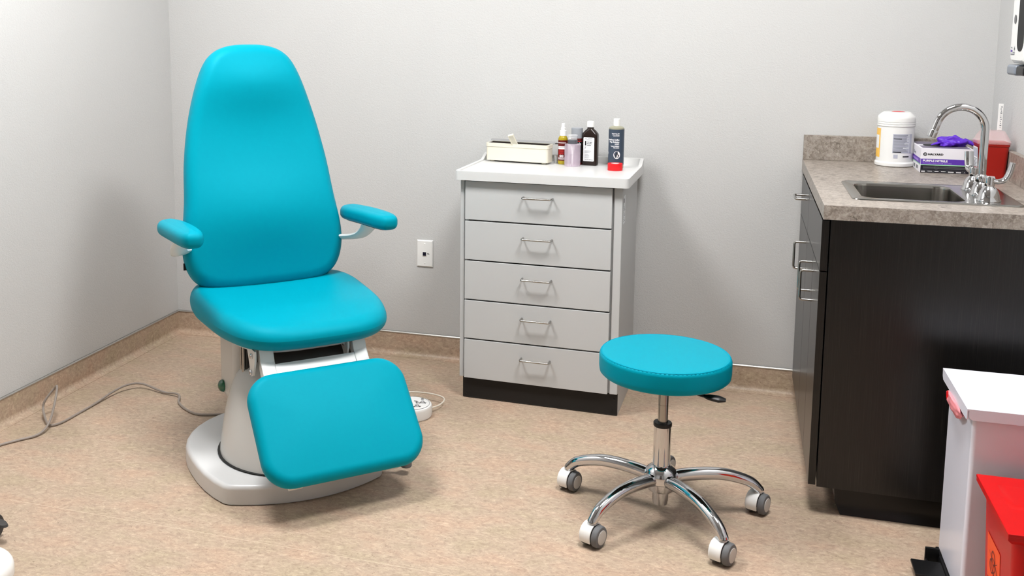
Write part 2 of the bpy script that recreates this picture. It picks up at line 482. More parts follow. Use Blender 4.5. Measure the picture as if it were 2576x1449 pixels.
# ceiling lights
def troffer(name_label, x, y, w=0.60, l=0.60):
    t = empty('ceiling_light', name_label, 'ceiling light', (x, y, H), 0, 'recessed ceiling light panels')
    f = NB()
    for lo, hi in (((-w/2-.03, -l/2-.03, -.012), (-w/2, l/2+.03, 0)), ((w/2, -l/2-.03, -.012), (w/2+.03, l/2+.03, 0)),
                   ((-w/2, -l/2-.03, -.012), (w/2, -l/2, 0)), ((-w/2, l/2, -.012), (w/2, l/2+.03, 0))):
        box(f, lo, hi)
    obj('frame', f, M['white_enamel'], t, smooth=0)
    d = NB(); box(d, (-w/2, -l/2, -.008), (w/2, l/2, -.002)); obj('diffuser', d, M['lightpanel'], t, smooth=0)
    return t
troffer('white ceiling light panel over the treatment chair', 0.78, -1.52)
troffer('white ceiling light panel over the stool and sink side', 2.46, -1.52)

# ------------------------------------------------------------------ treatment chair (local: x lateral, y back; front is -y)
CH = empty('treatment_chair', 'teal upholstered reclining treatment chair on a white pedestal base', 'chair', (1.0746, -1.0627, 0), math.radians(44))

def FY(f): return -f
# base plate, swivelled 3 degrees against the seat
half = [(0.0, -0.30)]
for k in range(1, 10):
    a = PI/2*k/9
    half.append((0.30*math.sin(a), -0.30*math.cos(a)))
half += [(0.298, 0.06), (0.293, 0.12), (0.284, 0.18), (0.268, 0.24), (0.250, 0.285), (0.238, 0.300), (0.21, 0.314)]
for k in range(1, 7):
    x = 0.21*(1-k/6); half.append((x, 0.314+0.048*(1-(x/0.21)**2)))
outl = [(x, -f) for x, f in half] + [(-x, -f) for x, f in half[-2:0:-1]]
bm = NB()
prism(bm, outl, 0.004, 0.062, 0.014, 4)
prism(bm, [(p[0]*0.985, p[1]*0.985) for p in outl], 0.0, 0.006)
MB = RZ(math.radians(-3)) @ T(-0.048, 0.02, 0)
bmesh.ops.transform(bm, matrix=MB, verts=bm.verts[:])
BASE = obj('base_plate', bm, M['white_enamel'], CH)
# front fairing cone (leans back as it rises)
rings = []
for z, r, f in spline([(0.062, 0.228, 0.075), (0.11, 0.220, 0.066), (0.18, 0.203, 0.05), (0.25, 0.180, 0.034), (0.295, 0.152, 0.022), (0.325, 0.115, 0.012), (0.341, 0.070, 0.004), (0.345, 0.02, 0.0)], 4):
    rings.append([(-0.035+r*math.cos(2*PI*i/48), -f+r*1.02*math.sin(2*PI*i/48), z) for i in range(48)])
bm = NB(); loft(bm, rings, True, False, True)
obj('front_fairing', bm, M['fairing'], CH)
bm = NB(); lathe(bm, [(0.232, 0.0615), (0.236, 0.066), (0.228, 0.0665)], 48, M=T(-0.035, -0.075, 0), cap0=False, cap1=False)
obj('fairing_gasket', bm, M['black'], CH)
# rear lift housing
bm = NB()
hs = rrect(0.37, 0.20, 0.035, 5, 0, 0)
loft(bm, [[(p[0]*0.86, p[1]*0.85+0.135, 0.06) for p in hs], [(p[0]*0.88, p[1]*0.87+0.135, 0.15) for p in hs],
          [(p[0]*0.99, p[1]*0.99+0.14, 0.175) for p in hs], [(p[0], p[1]+0.14, 0.19) for p in hs], [(p[0], p[1]+0.14, 0.44) for p in hs]], True, True, True)
HOUSING = obj('lift_housing', bm, M['fairing'], CH)
bm = NB()
lathe(bm, [(0.021, 0.0), (0.021, 0.004), (0.017, 0.012), (0.008, 0.017), (0.001, 0.018)], 28, M=T(-0.186, 0.185, 0.200) @ RY(-PI/2))
obj('indicator_button', bm, M['green'], HOUSING, label='round green indicator button')
bm = NB()
box(bm, (-0.165, -0.02, 0.07), (0.165, 0.05, 0.41), 0.004)
box(bm, (-0.155, -0.01, 0.395), (-0.05, 0.0, 0.41))
obj('lift_core', bm, M['darkgrey'], CH)
bm = NB()
tube(bm, [(-0.17, -0.010, 0.07), (-0.17, -0.010, 0.40)], 0.006, 10)
tube(bm, [(-0.17, 0.018, 0.07), (-0.17, 0.018, 0.40)], 0.004, 10)
obj('guide_rail', bm, M['steel'], CH)
# motor cover behind the leg-rest arms
bm = NB()
tube(bm, [(-0.12, -0.105, 0.347), (0.16, -0.105, 0.347), (0.185, -0.105, 0.347)], [0.050, 0.050, 0.036], 24)
obj('motor_cover', bm, M['darkgrey'], CH)
# seat pan
so = [(0, .180), (.08, .178), (.135, .166), (.172, .145), (.203, .11), (.224, .05), (.238, -.02), (.246, -.12), (.248, -.22), (.235, -.29), (.205, -.33), (.14, -.35), (0, -.355)]
sfull = [(x, -f) for x, f in so] + [(-x, -f) for x, f in so[-2:0:-1]]
sfull = [tuple(v) for v in spline([(p[0], p[1]) for p in sfull], 4, True)]
bm = NB(); prism(bm, [(p[0]*0.97+0.018, p[1]*0.965) for p in sfull], 0.402, 0.442, 0.012, 3, bottom=True, top=False)
obj('seat_pan', bm, M['white_enamel'], CH)

def out_ccw(pts):
    a = sum(pts[i-1][0]*pts[i][1]-pts[i][0]*pts[i-1][1] for i in range(len(pts)))
    return pts if a > 0 else pts[::-1]
# seat cushion
so = [(0, .250), (.09, .247), (.155, .234), (.205, .204), (.243, .155), (.268, .080), (.282, .0), (.290, -.12), (.292, -.22), (.277, -.31), (.24, -.365), (.16, -.395), (0, -.40)]
sfull = [(x, -f) for x, f in so] + [(-x, -f) for x, f in so[-2:0:-1]]
sfull = out_ccw([tuple(v) for v in spline([(p[0], p[1]) for p in sfull], 6, True)])
def seat_fn(u, v, d):
    f = -v
    z = 0.468+d
    top = max(0.0, min(1.0, (d+0.03)/0.07))
    side = (abs(u)/0.28)
    z += top*(0.016*side**2.2*max(0, min(1, (0.18-f)/0.4)) - 0.018*max(0, (f-0.06)/0.2)**1.5 - 0.008*math.exp(-((f+0.12)/0.14)**2)*(1-min(1, side)**2))
    return (u+0.018, v, z)
bm = NB()
cushion(bm, sfull, 0.088, 0.0435, seat_fn, lambda u, v: (0.0, max(-0.02, min(0.16, v))), 0.006, seg=7, inner=9)
obj('seat', bm, M['teal'], CH, smooth=60)

# backrest
bp_ = [(0, .496), (.11, .497), (.190, .506), (.248, .540), (.277, .600), (.282, .68), (.265, .80), (.252, .93), (.228, 1.06), (.193, 1.18), (.158, 1.262), (.119, 1.303), (.065, 1.322), (0, 1.326)]
bfull = bp_ + [(-x, z) for x, z in bp_[-2:0:-1]]
bfull = out_ccw([tuple(v) for v in spline(bfull, 6, True)])
prof_f = [(.45, -.272), (.60, -.288), (.70, -.298), (.80, -.322), (.93, -.366), (1.07, -.405), (1.205, -.438), (1.33, -.455)]
def pf(z):
    for (a, fa), (b, fb) in zip(prof_f, prof_f[1:]):
        if z <= b or b == prof_f[-1][0]:
            t = (z-a)/(b-a); return fa+(fb-fa)*t
def back_fn(u, v, d):
    f = sum(pf(v+k*0.03) for k in (-2, -1, 0, 1, 2))/5
    fr = max(0.0, min(1.0, (d+0.02)/0.06))
    cen = 1-min(1, abs(u)/0.27)**2
    f += fr*cen*(0.034*math.exp(-((v-1.195)/0.110)**2) + 0.018*math.exp(-((v-0.76)/0.12)**2) - 0.010)
    # side bolsters wrap a little forward
    return (u, -(f+d*0.97), v+d*0.24)
bm = NB()
cushion(bm, bfull, 0.092, 0.040, back_fn, lambda u, v: (0.0, max(0.70, min(1.18, v))), 0.004, seg=7, inner=12)
BACK = obj('backrest', bm, M['teal'], CH, smooth=60)
# rear shell of the backrest
bm = NB()
cushion(bm, [(p[0]*0.93, 0.914+(p[1]-0.914)*0.95) for p in bfull], 0.02, 0.006, lambda u, v, d: (u, -(sum(pf(v+k*0.03) for k in (-2, -1, 0, 1, 2))/5-0.052+d), v), lambda u, v: (0.0, max(0.70, min(1.18, v))), 0.0)
obj('backrest_shell', bm, M['white_enamel'], CH)
bm = NB(); box(bm, (-0.282, 0.292, 0.580), (-0.262, 0.2945, 0.604)); 
obj('care_tag', bm, M['ink'], BACK, label='small black sewn tag')
bm = NB()
box(bm, (-0.06, 0.26, 0.40), (0.06, 0.31, 0.60), 0.01)
obj('backrest_bracket', bm, M['white_enamel'], CH)

# armrests
def arm(sx):
    p = [(0, .038), (.10, .040), (.19, .036), (.235, .022), (.25, 0.0)]
    ln = 0.36
    o = []
    for i in range(40):
        a = 2*PI*i/40
        cx, sy = math.cos(a), math.sin(a)
        ex_ = 3.6
        o.append((0.046*math.copysign(abs(cx)**(2/ex_), cx), 0.194*math.copysign(abs(sy)**(2/ex_), sy)))
    def fn(u, v, d):
        z = 0.743 + d - 0.055*v - 0.004*(v/0.18)**2
        w = 1-0.06*max(0, -v/0.18)
        return (sx*0.325+u*w, 0.140+v, z)
    b = NB(); cushion(b, o, 0.050, 0.021, fn, lambda u, v: (0, max(-0.13, min(0.13, v))), 0.005, seg=6, inner=5)
    pad = obj('armrest', b, M['teal'], CH, smooth=60)
    b = NB(); cushion(b, [(p[0]*0.62, p[1]*0.84) for p in o], 0.008, 0.002, lambda u, v, d: fn(u, v, d-0.0235), lambda u, v: (0, max(-0.13, min(0.13, v))), 0, seg=2, inner=2)
    obj('armrest_board', b, M['black'], pad)
    b = NB()
    tube(b, [(sx*0.322, 0.120, 0.722), (sx*0.326, 0.152, 0.694), (sx*0.316, 0.20, 0.664), (sx*0.288, 0.26, 0.650), (sx*0.235, 0.320, 0.645), (sx*0.15, 0.350, 0.645)], 0.028, 14, per=6, flat=(0.32, 1.0))
    obj('armrest_bracket', b, M['white_gloss'], pad)
arm(-1); arm(1)

# leg rest
tilt = math.radians(41.8)
LR0 = (0.262, 0.378); LL = 0.328
lr = out_ccw([(p[0]*(1-0.016*(p[1]/0.17)**2), p[1]*(1-0.030*(p[0]/0.256)**2)) for p in rrect(0.502, LL+0.018, 0.080, 9)])
def leg_fn(u, v, d):
    s = (LL/2 - v)          # distance from the top edge downwards
    f = LR0[0]+s*math.sin(tilt); z = LR0[1]-s*math.cos(tilt)
    d = d-0.026
    dd = d
    return (u+0.007, -(f+dd*math.cos(tilt)), z+dd*math.sin(tilt))
bm = NB(); cushion(bm, lr, 0.056, 0.027, leg_fn, lambda u, v: (max(-0.09, min(0.09, u)), 0.0), 0.006, seg=7, inner=7)
obj('leg_rest', bm, M['teal'], CH, smooth=60)
bm = NB(); cushion(bm, [(p[0]*0.9, p[1]*0.88) for p in lr], 0.012, 0.003, lambda u, v, d: leg_fn(u, v, d-0.034), lambda u, v: (max(-0.09, min(0.09, u)), 0.0), 0)
obj('leg_rest_board', bm, M['white_enamel'], CH)
for sx in (-1, 1):
    bm = NB()
    # upright part then bent down the slope
    x0, x1 = sx*0.150-0.0215, sx*0.150+0.0215
    pr = [(0.178, 0.440), (0.194, 0.390), (0.215, 0.368), (0.45, 0.105), (0.43, 0.088), (0.19, 0.352), (0.163, 0.385), (0.150, 0.440)]
    loft(bm, [[(x0, -f, z) for f, z in pr], [(x1, -f, z) for f, z in pr]])
    bmesh.ops.bevel(bm, geom=bm.edges[:], offset=0.0025, segments=2, profile=0.5, affect='EDGES')
    obj('leg_rest_arm', bm, M['white_gloss'], CH)
    bm = NB()
    xx = sx*0.150 - 0.034
    prb = [(0.10, 0.425), (0.185, 0.425), (0.185, 0.395), (0.165, 0.345), (0.15, 0.338), (0.138, 0.347), (0.12, 0.39)]
    loft(bm, [[(xx-0.003, -f, z) for f, z in prb], [(xx+0.003, -f, z) for f, z in prb]])
    hb = obj('hinge_bracket', bm, M['white_gloss'], CH)
    for f, z in ((0.160, 0.405), (0.151, 0.352)):
        bm = NB(); lathe(bm, [(0.0085, -0.006), (0.0085, 0.004), (0.006, 0.007), (0.0, 0.007)], 14, M=T(xx-0.003, -f, z) @ RY(-PI/2))
        obj('bolt', bm, M['chrome'], hb)
bm = NB()
d0 = 0.03
def slope(s, d): return (-(LR0[0]+s*math.sin(tilt)+d*math.cos(tilt)), LR0[1]-s*math.cos(tilt)+d*math.sin(tilt))
q = [slope(-0.046, -0.043), slope(-0.010, -0.043), slope(-0.010, -0.063), slope(-0.046, -0.063)]
loft(bm, [[(-0.128, y, z) for y, z in q], [(0.128, y, z) for y, z in q]])
obj('leg_rest_crossbar', bm, M['white_gloss'], CH)
# foot lever at the right front of the base
bm = NB()
tube(bm, [(0.15, -0.235, 0.036), (0.226, -0.290, 0.036)], 0.012, 10, flat=(0.5, 1))
obj('foot_lever', bm, M['black'], CH)
bm = NB()
tube(bm, [(0.212, -0.279, 0.040), (0.250, -0.300, 0.036)], 0.007, 8)
lathe(bm, [(0.016, 0.026), (0.018, 0.029), (0.018, 0.042), (0.015, 0.045), (0.0, 0.045)], 24, M=T(0.258, -0.304, 0))
obj('foot_lever_pad', bm, M['greyrubber'], CH)

# power cord lying on the floor from the chair to the left
def cord(name, pts, r, m, label, cat, per=8, parent=None):
    b = NB(); tube(b, pts, r, 8, per=per)
    o = obj(name, b, m, parent)
    if label: tag(o, label, cat)
    return o
cord('power_cord', [(0.742, -0.842, 0.010), (0.6964, -0.8468, 0.005), (0.6077, -0.8754, 0.005), (0.535, -0.845, 0.005), (0.478, -0.795, 0.006), (0.455, -0.752, 0.012), (0.425, -0.734, 0.012), (0.37, -0.725, 0.008),
                    (0.26, -0.700, 0.020), (0.215, -0.735, 0.022), (0.195, -0.80, 0.015), (0.190, -0.90, 0.006), (0.188, -1.00, 0.005), (0.186, -1.085, 0.005), (0.17, -1.125, 0.006), (0.142, -1.115, 0.010), (0.085, -1.060, 0.030), (0.085, -1.045, 0.060), (0.105, -1.02, 0.095), (0.125, -1.03, 0.108), (0.150, -1.075, 0.075), (0.170, -1.13, 0.030), (0.182, -1.18, 0.012), (0.176, -1.22, 0.006),
                    (0.145, -1.265, 0.005), (0.114, -1.318, 0.005), (0.08, -1.40, 0.005), (0.06, -1.60, 0.005), (0.05, -1.95, 0.005)],
     0.0042, M['cable'], 'grey power cord looping over the floor from the chair to the left wall', 'cord')

# foot control puck
FC = empty('foot_control', 'round white foot control with two toggle switches lying beside the chair', 'foot control', (1.334, -0.632, 0))
bm = NB(); lathe(bm, [(0.072, 0.0), (0.076, 0.006), (0.076, 0.036), (0.073, 0.042), (0.066, 0.044), (0.001, 0.0445)], 48)
obj('body', bm, M['white_gloss'], FC)
bm = NB()
lathe(bm, [(0.0665, 0.0438), (0.0672, 0.0446), (0.066, 0.0449)], 48, cap0=False, cap1=False)
obj('groove', bm, M['greyrubber'], FC)
for (px, py) in ((0.038, 0.016), (0.030, -0.022)):
    bm = NB(); lathe(bm, [(0.008, 0.044), (0.008, 0.048), (0.005, 0.049), (0.0045, 0.054), (0.006, 0.058), (0.003, 0.062), (0.0, 0.062)], 14, M=T(px, py, 0))
    obj('toggle_switch', bm, M['chrome'], FC)
for (px, py) in ((0.038, 0.016), (0.030, -0.022)):
    bm = NB(); rect2d(bm, px-0.034, py+0.004, px-0.020, py+0.008, T(0, 0, 0.0453))
    face2d(bm, [(px-0.012, py-0.010), (px-0.006, py-0.012), (px-0.007, py-0.002)], T(0, 0, 0.0453))
    face2d(bm, [(px+0.012, py-0.006), (px+0.014, py+0.003), (px+0.006, py-0.001)], T(0, 0, 0.0453))
    obj('printed_symbol', bm, M['ink'], FC, smooth=0, label='small black printed symbols')
cord('cable', [(0.066, 0.038, 0.020), (0.085, 0.075, 0.020), (0.090, 0.12, 0.024), (0.065, 0.142, 0.028), (0.0, 0.155, 0.028), (-0.08, 0.155, 0.02), (-0.17, 0.10, 0.008), (-0.24, 0.0, 0.005), (-0.285, -0.12, 0.008)], 0.003, M['cablewhite'], None, None, parent=FC)

# ------------------------------------------------------------------ drawer cart
CT = empty('drawer_cart', 'light grey five-drawer medical cabinet with a white moulded top', 'cabinet', (1.4644, -0.3983, 0), math.radians(-1.85))
W, D = 0.580, 0.383
bm = NB()
box(bm, (0.0, 0.004, 0.0), (W, D, 0.082), 0.001)                       # plinth sides
box(bm, (-0.012, 0.0, 0.083), (W, D, 0.838), 0.001)                    # carcass
box(bm, (0.551, -0.012, 0.083), (W, 0.004, 0.836), 0.003)              # right pilaster
box(bm, (-0.012, -0.008, 0.083), (0.004, 0.004, 0.836), 0.002)
BODY = obj('body', bm, M['cartgrey'], CT)
bm = NB(); box(bm, (0.0, -0.002, 0.003), (W, 0.006, 0.083), 0.0015)
KICK = obj('kick_plate', bm, M['blackpaint'], CT, label='black kick plate')
for x, z in ((0.012, 0.018), (0.562, 0.020), (0.568, 0.062)):
    bm = NB(); lathe(bm, [(0.0035, 0), (0.003, 0.002), (0.0, 0.0025)], 12, M=T(x, -0.002, z) @ RX(PI/2)); obj('screw', bm, M['black'], KICK)
seams = [0.8345, 0.6855, 0.5357, 0.3857, 0.2357, 0.0841]
for i in range(5):
    zt, zb = seams[i]-0.0025, seams[i+1]+0.0025
    if i == 4: zb = 0.0841
    bm = NB(); box(bm, (0.009, -0.020, zb), (0.5455, 0.0, zt), 0.002)
    dr = obj('drawer', bm, M['cartgrey'], CT)
    zc = (seams[i]+seams[i+1])/2+0.0225
    bm = NB()
    tube(bm, [(0.229, -0.018, zc), (0.229, -0.044, zc), (0.2305, -0.049, zc), (0.235, -0.051, zc), (0.329, -0.051, zc), (0.3335, -0.049, zc), (0.335, -0.044, zc), (0.335, -0.018, zc)], 0.0036, 12)
    obj('handle', bm, M['satin'], dr, label='slim satin metal bar handle')
bm = NB(); box(bm, (0.02, -0.006, 0.09), (0.54, 0.0, 0.83)); obj('drawer_gap', bm, M['black'], CT, smooth=0)
# sticker on the right side
bm = NB()
S = RIGHTF(W+0.0004, 0.012, 0.70)
rect2d(bm, 0.0, 0.0, 0.05, 0.10, S, 0)
for k in range(9): rect2d(bm, 0.006, 0.008+k*0.0065, 0.04-0.01*(k % 3), 0.0105+k*0.0065, S @ T(0, 0, .0003), 1)
rect2d(bm, 0.006, 0.075, 0.024, 0.09, S @ T(0, 0, .0003), 1)
obj('sticker', bm, [M['paper'], M['greyink']], CT, smooth=0, label='small white instruction sticker')
# moulded tray top
bm = NB()
x0, x1, y0, y1 = -0.026, 0.604, -0.040, 0.386
ol = rrect(x1-x0, y1-y0, 0.016, 5, (x0+x1)/2, (y0+y1)/2)
il = rrect(x1-x0-0.026, y1-y0-0.026, 0.012, 5, (x0+x1)/2, (y0+y1)/2)
nd = [(max(1, int(math.hypot(ol[(i+1) % len(ol)][0]-ol[i][0], ol[(i+1) % len(ol)][1]-ol[i][1])/0.012))) for i in range(len(ol))]
def sub(o):
    return [(o[i][0]+(o[(i+1) % len(o)][0]-o[i][0])*k/nd[i], o[i][1]+(o[(i+1) % len(o)][1]-o[i][1])*k/nd[i]) for i in range(len(o)) for k in range(nd[i])]
ol, il = sub(ol), sub(il)
def rim(p, base):
    t = max(0, min(1, (p[1]-0.30)/0.07)); t = t*t*(3-2*t)
    return base+0.021*t
rings = [[(p[0], p[1], 0.8365) for p in [(((x0+x1)/2+(q[0]-(x0+x1)/2)*0.94), ((y0+y1)/2+(q[1]-(y0+y1)/2)*0.92)) for q in ol]],
         [(p[0], p[1], 0.8365) for p in ol],
         [(p[0], p[1], rim(p, 0.8675)) for p in ol],
         [(p[0]*0.998+0.0006, p[1]*0.997+0.0005, rim(p, 0.8705)) for p in ol],
         [(p[0]*0.4+q[0]*0.6, p[1]*0.4+q[1]*0.6, rim(p, 0.871)) for p, q in zip(ol, il)],
         [(q[0], q[1], rim(p, 0.870)) for p, q in zip(ol, il)],
         [(q[0]*0.995+0.001, q[1]*0.992, 0.8665) for q in il],
         [(q[0]*0.97+0.008, q[1]*0.97+0.004, 0.8655) for q in il]]
loft(bm, rings)
obj('tray_top', bm, M['carttop'], CT, label='white moulded tray top with a raised rim')
ZT = 0.8656

# --- things on the cart (world coordinates from the cart's frame)
def on_cart(name, label, cat, x, y, rz=0.0): return empty(name, label, cat, (x, y, ZT+0.0003), rz)
RC = math.radians(-3.5)
# cream instrument tray
TB = on_cart('instrument_tray', 'cream plastic soaking tray with dark inside and an upright lever', 'tray', 1.473, -0.108, math.radians(-9))
LX, LY, LZ = 0.256, 0.066, 0.074
bm = NB()
o0 = rrect(LX, LY, 0.012, 4, LX/2, LY/2); o1 = rrect(LX+0.004, LY+0.004, 0.013, 4, LX/2, LY/2); i1 = rrect(LX-0.012, LY-0.012, 0.008, 4, LX/2, LY/2)
def R3(o, z): return [(p[0], p[1], z) for p in o]
loft(bm, [R3(o0, 0.006), R3(o0, LZ-0.016), R3(o1, LZ-0.014), R3(o1, LZ), R3(i1, LZ)], True, True, False)
for px in (0.022, LX-0.022):
    for py in (0.02, LY-0.02): lathe(bm, [(0.009, 0.0), (0.010, 0.006)], 14, M=T(px, py, 0))
obj('tray_body', bm, M['cream'], TB)
bm = NB(); loft(bm, [R3(i1, LZ-0.0005), R3([(LX/2+(p[0]-LX/2)*0.94, LY/2+(p[1]-LY/2)*0.9) for p in i1], 0.012)], True, False, True)
obj('tray_lining', bm, M['cavity'], TB, label='dark brown lining')
bm = NB()
loft(bm, [[(x, y, z) for y, z in ((LY-0.004, LZ+0.002), (LY+0.004, LZ+0.008), (LY+0.010, LZ+0.0085), (LY+0.010, LZ+0.006), (LY-0.002, LZ))] for x in (-0.006, LX+0.012)])
obj('lid', bm, M['chrome'], TB, label='folded-back mirror-bright lid')
bm = NB(); box(bm, (LX+0.008, LY-0.006, LZ+0.0005), (LX+0.022, LY+0.01, LZ+0.004), 0.001)
obj('lid_tab', bm, M['black'], TB)
bm = NB()
lv = [(0.122, 0.008, LZ-0.006), (0.122, -0.016, LZ+0.028)]
t = NB(); box(t, (-0.0115, -0.003, 0.0), (0.0115, 0.003, 0.048), 0.002); box(t, (-0.0115, -0.005, 0.045), (0.0115, 0.006, 0.052), 0.0025)
box(t, (-0.0115, -0.006, 0.0), (-0.008, 0.003, 0.048), 0.001); box(t, (0.008, -0.006, 0.0), (0.0115, 0.003, 0.048), 0.001)
merge(bm, t, T(0.122, 0.006, LZ-0.006) @ RY(math.radians(-14)) @ RX(math.radians(30)))
obj('lever', bm, M['cream'], TB)
bm = NB(); rect2d(bm, 0.15, 0.006, 0.185, 0.0075, T(0, 0.002, LZ+0.0005)); obj('rim_print', bm, M['greyink'], TB, smooth=0)

def bottle(name, label, x, y, prof, m, rz=0, seg=40):
    t = on_cart(name, label, 'bottle', x, y, rz)
    b = NB(); lathe(b, prof, seg); obj('body', b, m, t)
    return t
VA = math.radians(-100)     # angle of the label centres, towards the room
# spray bottle with maroon label
t = bottle('spray_bottle', 'small oil spray bottle with maroon label and white pump at the back', 1.776, -0.098, [(0.017, 0), (0.0185, 0.003), (0.0185, 0.088), (0.015, 0.096), (0.011, 0.099)], M['olive'])
b = NB(); wrap_rect(b, 0.0188, math.radians(-200), math.radians(10), 0.013, 0.084, 0)
t.scale = (1, 1, 1.11)
R = 0.0190
for zz, hh, mi in ((0.074, 0.002, 1), (0.060, 0.003, 1), (0.053, 0.006, 1), (0.020, 0.0015, 1), (0.017, 0.0012, 1), (0.0235, 0.0012, 1)):
    wrap_rect(b, R, math.radians(-150), math.radians(-40), zz, zz+hh, mi)
for k in range(5): wrap_rect(b, R, math.radians(-135), math.radians(-62-9*(k % 2)), 0.036+k*0.0035, 0.0372+k*0.0035, 2)
for k in (-1, 1): text(b, 'O', 0.009, T(0, 0, 0), 1, 0.0008, 'CENTER', wrap=(R+.0002, math.radians(-96+k*12), 0.0265))
obj('label', b, [M['maroon'], M['white_ink'], M['redtape']], t, smooth=0)
b = NB(); lathe(b, [(0.0125, 0.099), (0.0128, 0.101), (0.0125, 0.117), (0.0085, 0.1185), (0.0085, 0.127), (0.0072, 0.128), (0.0068, 0.141), (0.005, 0.1425), (0.0, 0.1425)], 24); obj('spray_pump', b, M['white_matte'], t)
# grey capped bottle behind
t = bottle('tonic_bottle', 'dark bottle with a wide grey cap behind the pump dispenser', 1.829, -0.094, [(0.021, 0), (0.0225, 0.003), (0.0225, 0.084), (0.0215, 0.088)], M['maroon'])
b = NB(); wrap_rect(b, 0.0228, math.radians(-190), math.radians(10), 0.008, 0.082, 0)
text(b, 'ude', 0.013, T(), 1, 0.0003, 'CENTER', wrap=(0.0231, math.radians(-62), 0.066))
for k in range(4): wrap_rect(b, 0.0230, math.radians(-130), math.radians(-50-8*(k % 2)), 0.02+k*0.008, 0.0215+k*0.008, 1)
wrap_rect(b, 0.0230, math.radians(-170), math.radians(-20), 0.078, 0.0795, 2)
obj('label', b, [M['ink'], M['white_ink'], M['redtape']], t, smooth=0)
b = NB(); lathe(b, [(0.0222, 0.088), (0.0226, 0.090), (0.0222, 0.120), (0.021, 0.122), (0.001, 0.1225)], 40); obj('cap', b, M['capgrey'], t, label='wide grey cap')
t.scale = (1, 1, 1.16)
# pump dispenser bottle
t = bottle('pump_dispenser', 'frosted pinkish pump dispenser bottle with grey collar', 1.821, -0.158+0.012, [(0.0285, 0), (0.0300, 0.003), (0.0300, 0.074), (0.0285, 0.079), (0.020, 0.0805), (0.017, 0.081)], M['frost'])
b = NB(); lathe(b, [(0.0182, 0.0805), (0.0186, 0.082), (0.0186, 0.094), (0.0175, 0.095)], 32); obj('collar', b, M['pumpgrey'], t)
b = NB(); lathe(b, [(0.017, 0.095), (0.017, 0.108), (0.0195, 0.110), (0.0195, 0.1125), (0.012, 0.1105), (0.002, 0.110)], 32); obj('pump_dish', b, M['clear'], t)
b = NB(); lathe(b, [(0.003, 0.006), (0.003, 0.042), (0.0045, 0.043), (0.0045, 0.055), (0.008, 0.06), (0.008, 0.079)], 16); obj('dip_tube', b, M['white_matte'], t)
t.scale = (1, 1, 1.06)
# hydrogen peroxide bottle: rounded rectangular brown bottle
t = on_cart('peroxide_bottle', 'dark brown rectangular bottle with white cap and white hydrogen peroxide label', 'bottle', 1.881, -0.098, math.radians(-6))
b = NB()
def RR(w, d, r, z): return [(p[0], p[1], z) for p in rrect(w, d, r, 6)]
loft(b, [RR(0.056, 0.034, 0.008, 0), RR(0.060, 0.038, 0.010, 0.003), RR(0.060, 0.038, 0.010, 0.098), RR(0.058, 0.036, 0.011, 0.104), RR(0.040, 0.030, 0.013, 0.114), RR(0.026, 0.026, 0.0129, 0.119), RR(0.024, 0.024, 0.0119, 0.124), RR(0.024, 0.024, 0.0119, 0.128)])
obj('body', b, M['brown_bottle'], t, smooth=40)
b = NB(); lathe(b, [(0.0140, 0.125), (0.0142, 0.127), (0.0138, 0.142), (0.0125, 0.1445), (0.0, 0.1445)], 36); obj('cap', b, M['white_matte'], t, label='white screw cap')
b = NB(); F = FRONT(-0.022, -0.0193, 0.014)
face2d(b, [(p[0]+0.021, p[1]+0.039) for p in rrect(0.042, 0.078, 0.003, 4)], F, 0)
F = FRONT(-0.022, -0.0195, 0.014)
rect2d(b, 0.006, 0.052, 0.0105, 0.066, F, 1); face2d(b, [(0.006, 0.041), (0.0105, 0.0435), (0.006, 0.045)], F, 1)
ring2d(b, 0.00825, 0.0485, 0.0018, 0.0024, F, 1)
for k, w in enumerate(('Hydrogen', 'Peroxide', 'Solution')): text(b, w, 0.0052, F @ T(0.013, 0.0615-k*0.0052, 0), 1, 0.00018)
for x_, z_, w_ in ((0.006, 0.0735, 0.007), (0.018, 0.0735, 0.016), (0.0075, 0.069, 0.002), (0.011, 0.0695, 0.022)): rect2d(b, x_, z_, x_+w_, z_+0.0013, F, 2)
for k, w in enumerate((0.024, 0.026, 0.020)): rect2d(b, 0.006, 0.0335-k*0.0026, 0.006+w, 0.0343-k*0.0026, F, 2 if k else 1)
for k, w in enumerate((0.014, 0.018, 0.017, 0.019, 0.016)): rect2d(b, 0.006, 0.0225-k*0.003, 0.006+w, 0.0233-k*0.003, F, 1 if k == 1 else 2)
text(b, '16 FL OZ (473 mL)', 0.0036, F @ T(0.006, 0.004, 0), 1, 0.0001, width=0.031)
obj('label', b, [M['paper'], M['ink'], M['greyink']], t, smooth=0, label='white printed label')
t.scale = (1, 1, 1.17)
# povidone iodine bottle
IX, IY = 1.985, -0.150
t = bottle('iodine_bottle', 'tall grey-green bottle with slate blue povidone iodine label and white cap', IX, IY, [(0.027, 0), (0.0285, 0.003), (0.0285, 0.126), (0.0275, 0.131), (0.023, 0.135), (0.012, 0.137), (0.012, 0.140)], M['iodine_bottle'])
R = 0.0288
b = NB(); wrap_rect(b, R, math.radians(-215), math.radians(35), 0.012, 0.127, 0, n=30)
R = 0.0290; wa = math.radians(-92)
def rtext(s, size, z, bold=0.0, shear=0.0, a=math.radians(-72)):
    pass
def rt(s, size, z, bold, shear):
    # right aligned to the label's right margin
    text(b, s, size, T(), 1, bold, 'RIGHT', shear, wrap=(R, math.radians(-62), z))
rt('Reorder No. 1415', 0.0038, 0.1125, 0.0002, 0); rt('16 fl. oz. (473 mL)', 0.0036, 0.108, 0.0002, 0); rt('(Not for injection)', 0.003, 0.104, 0.00005, 0)
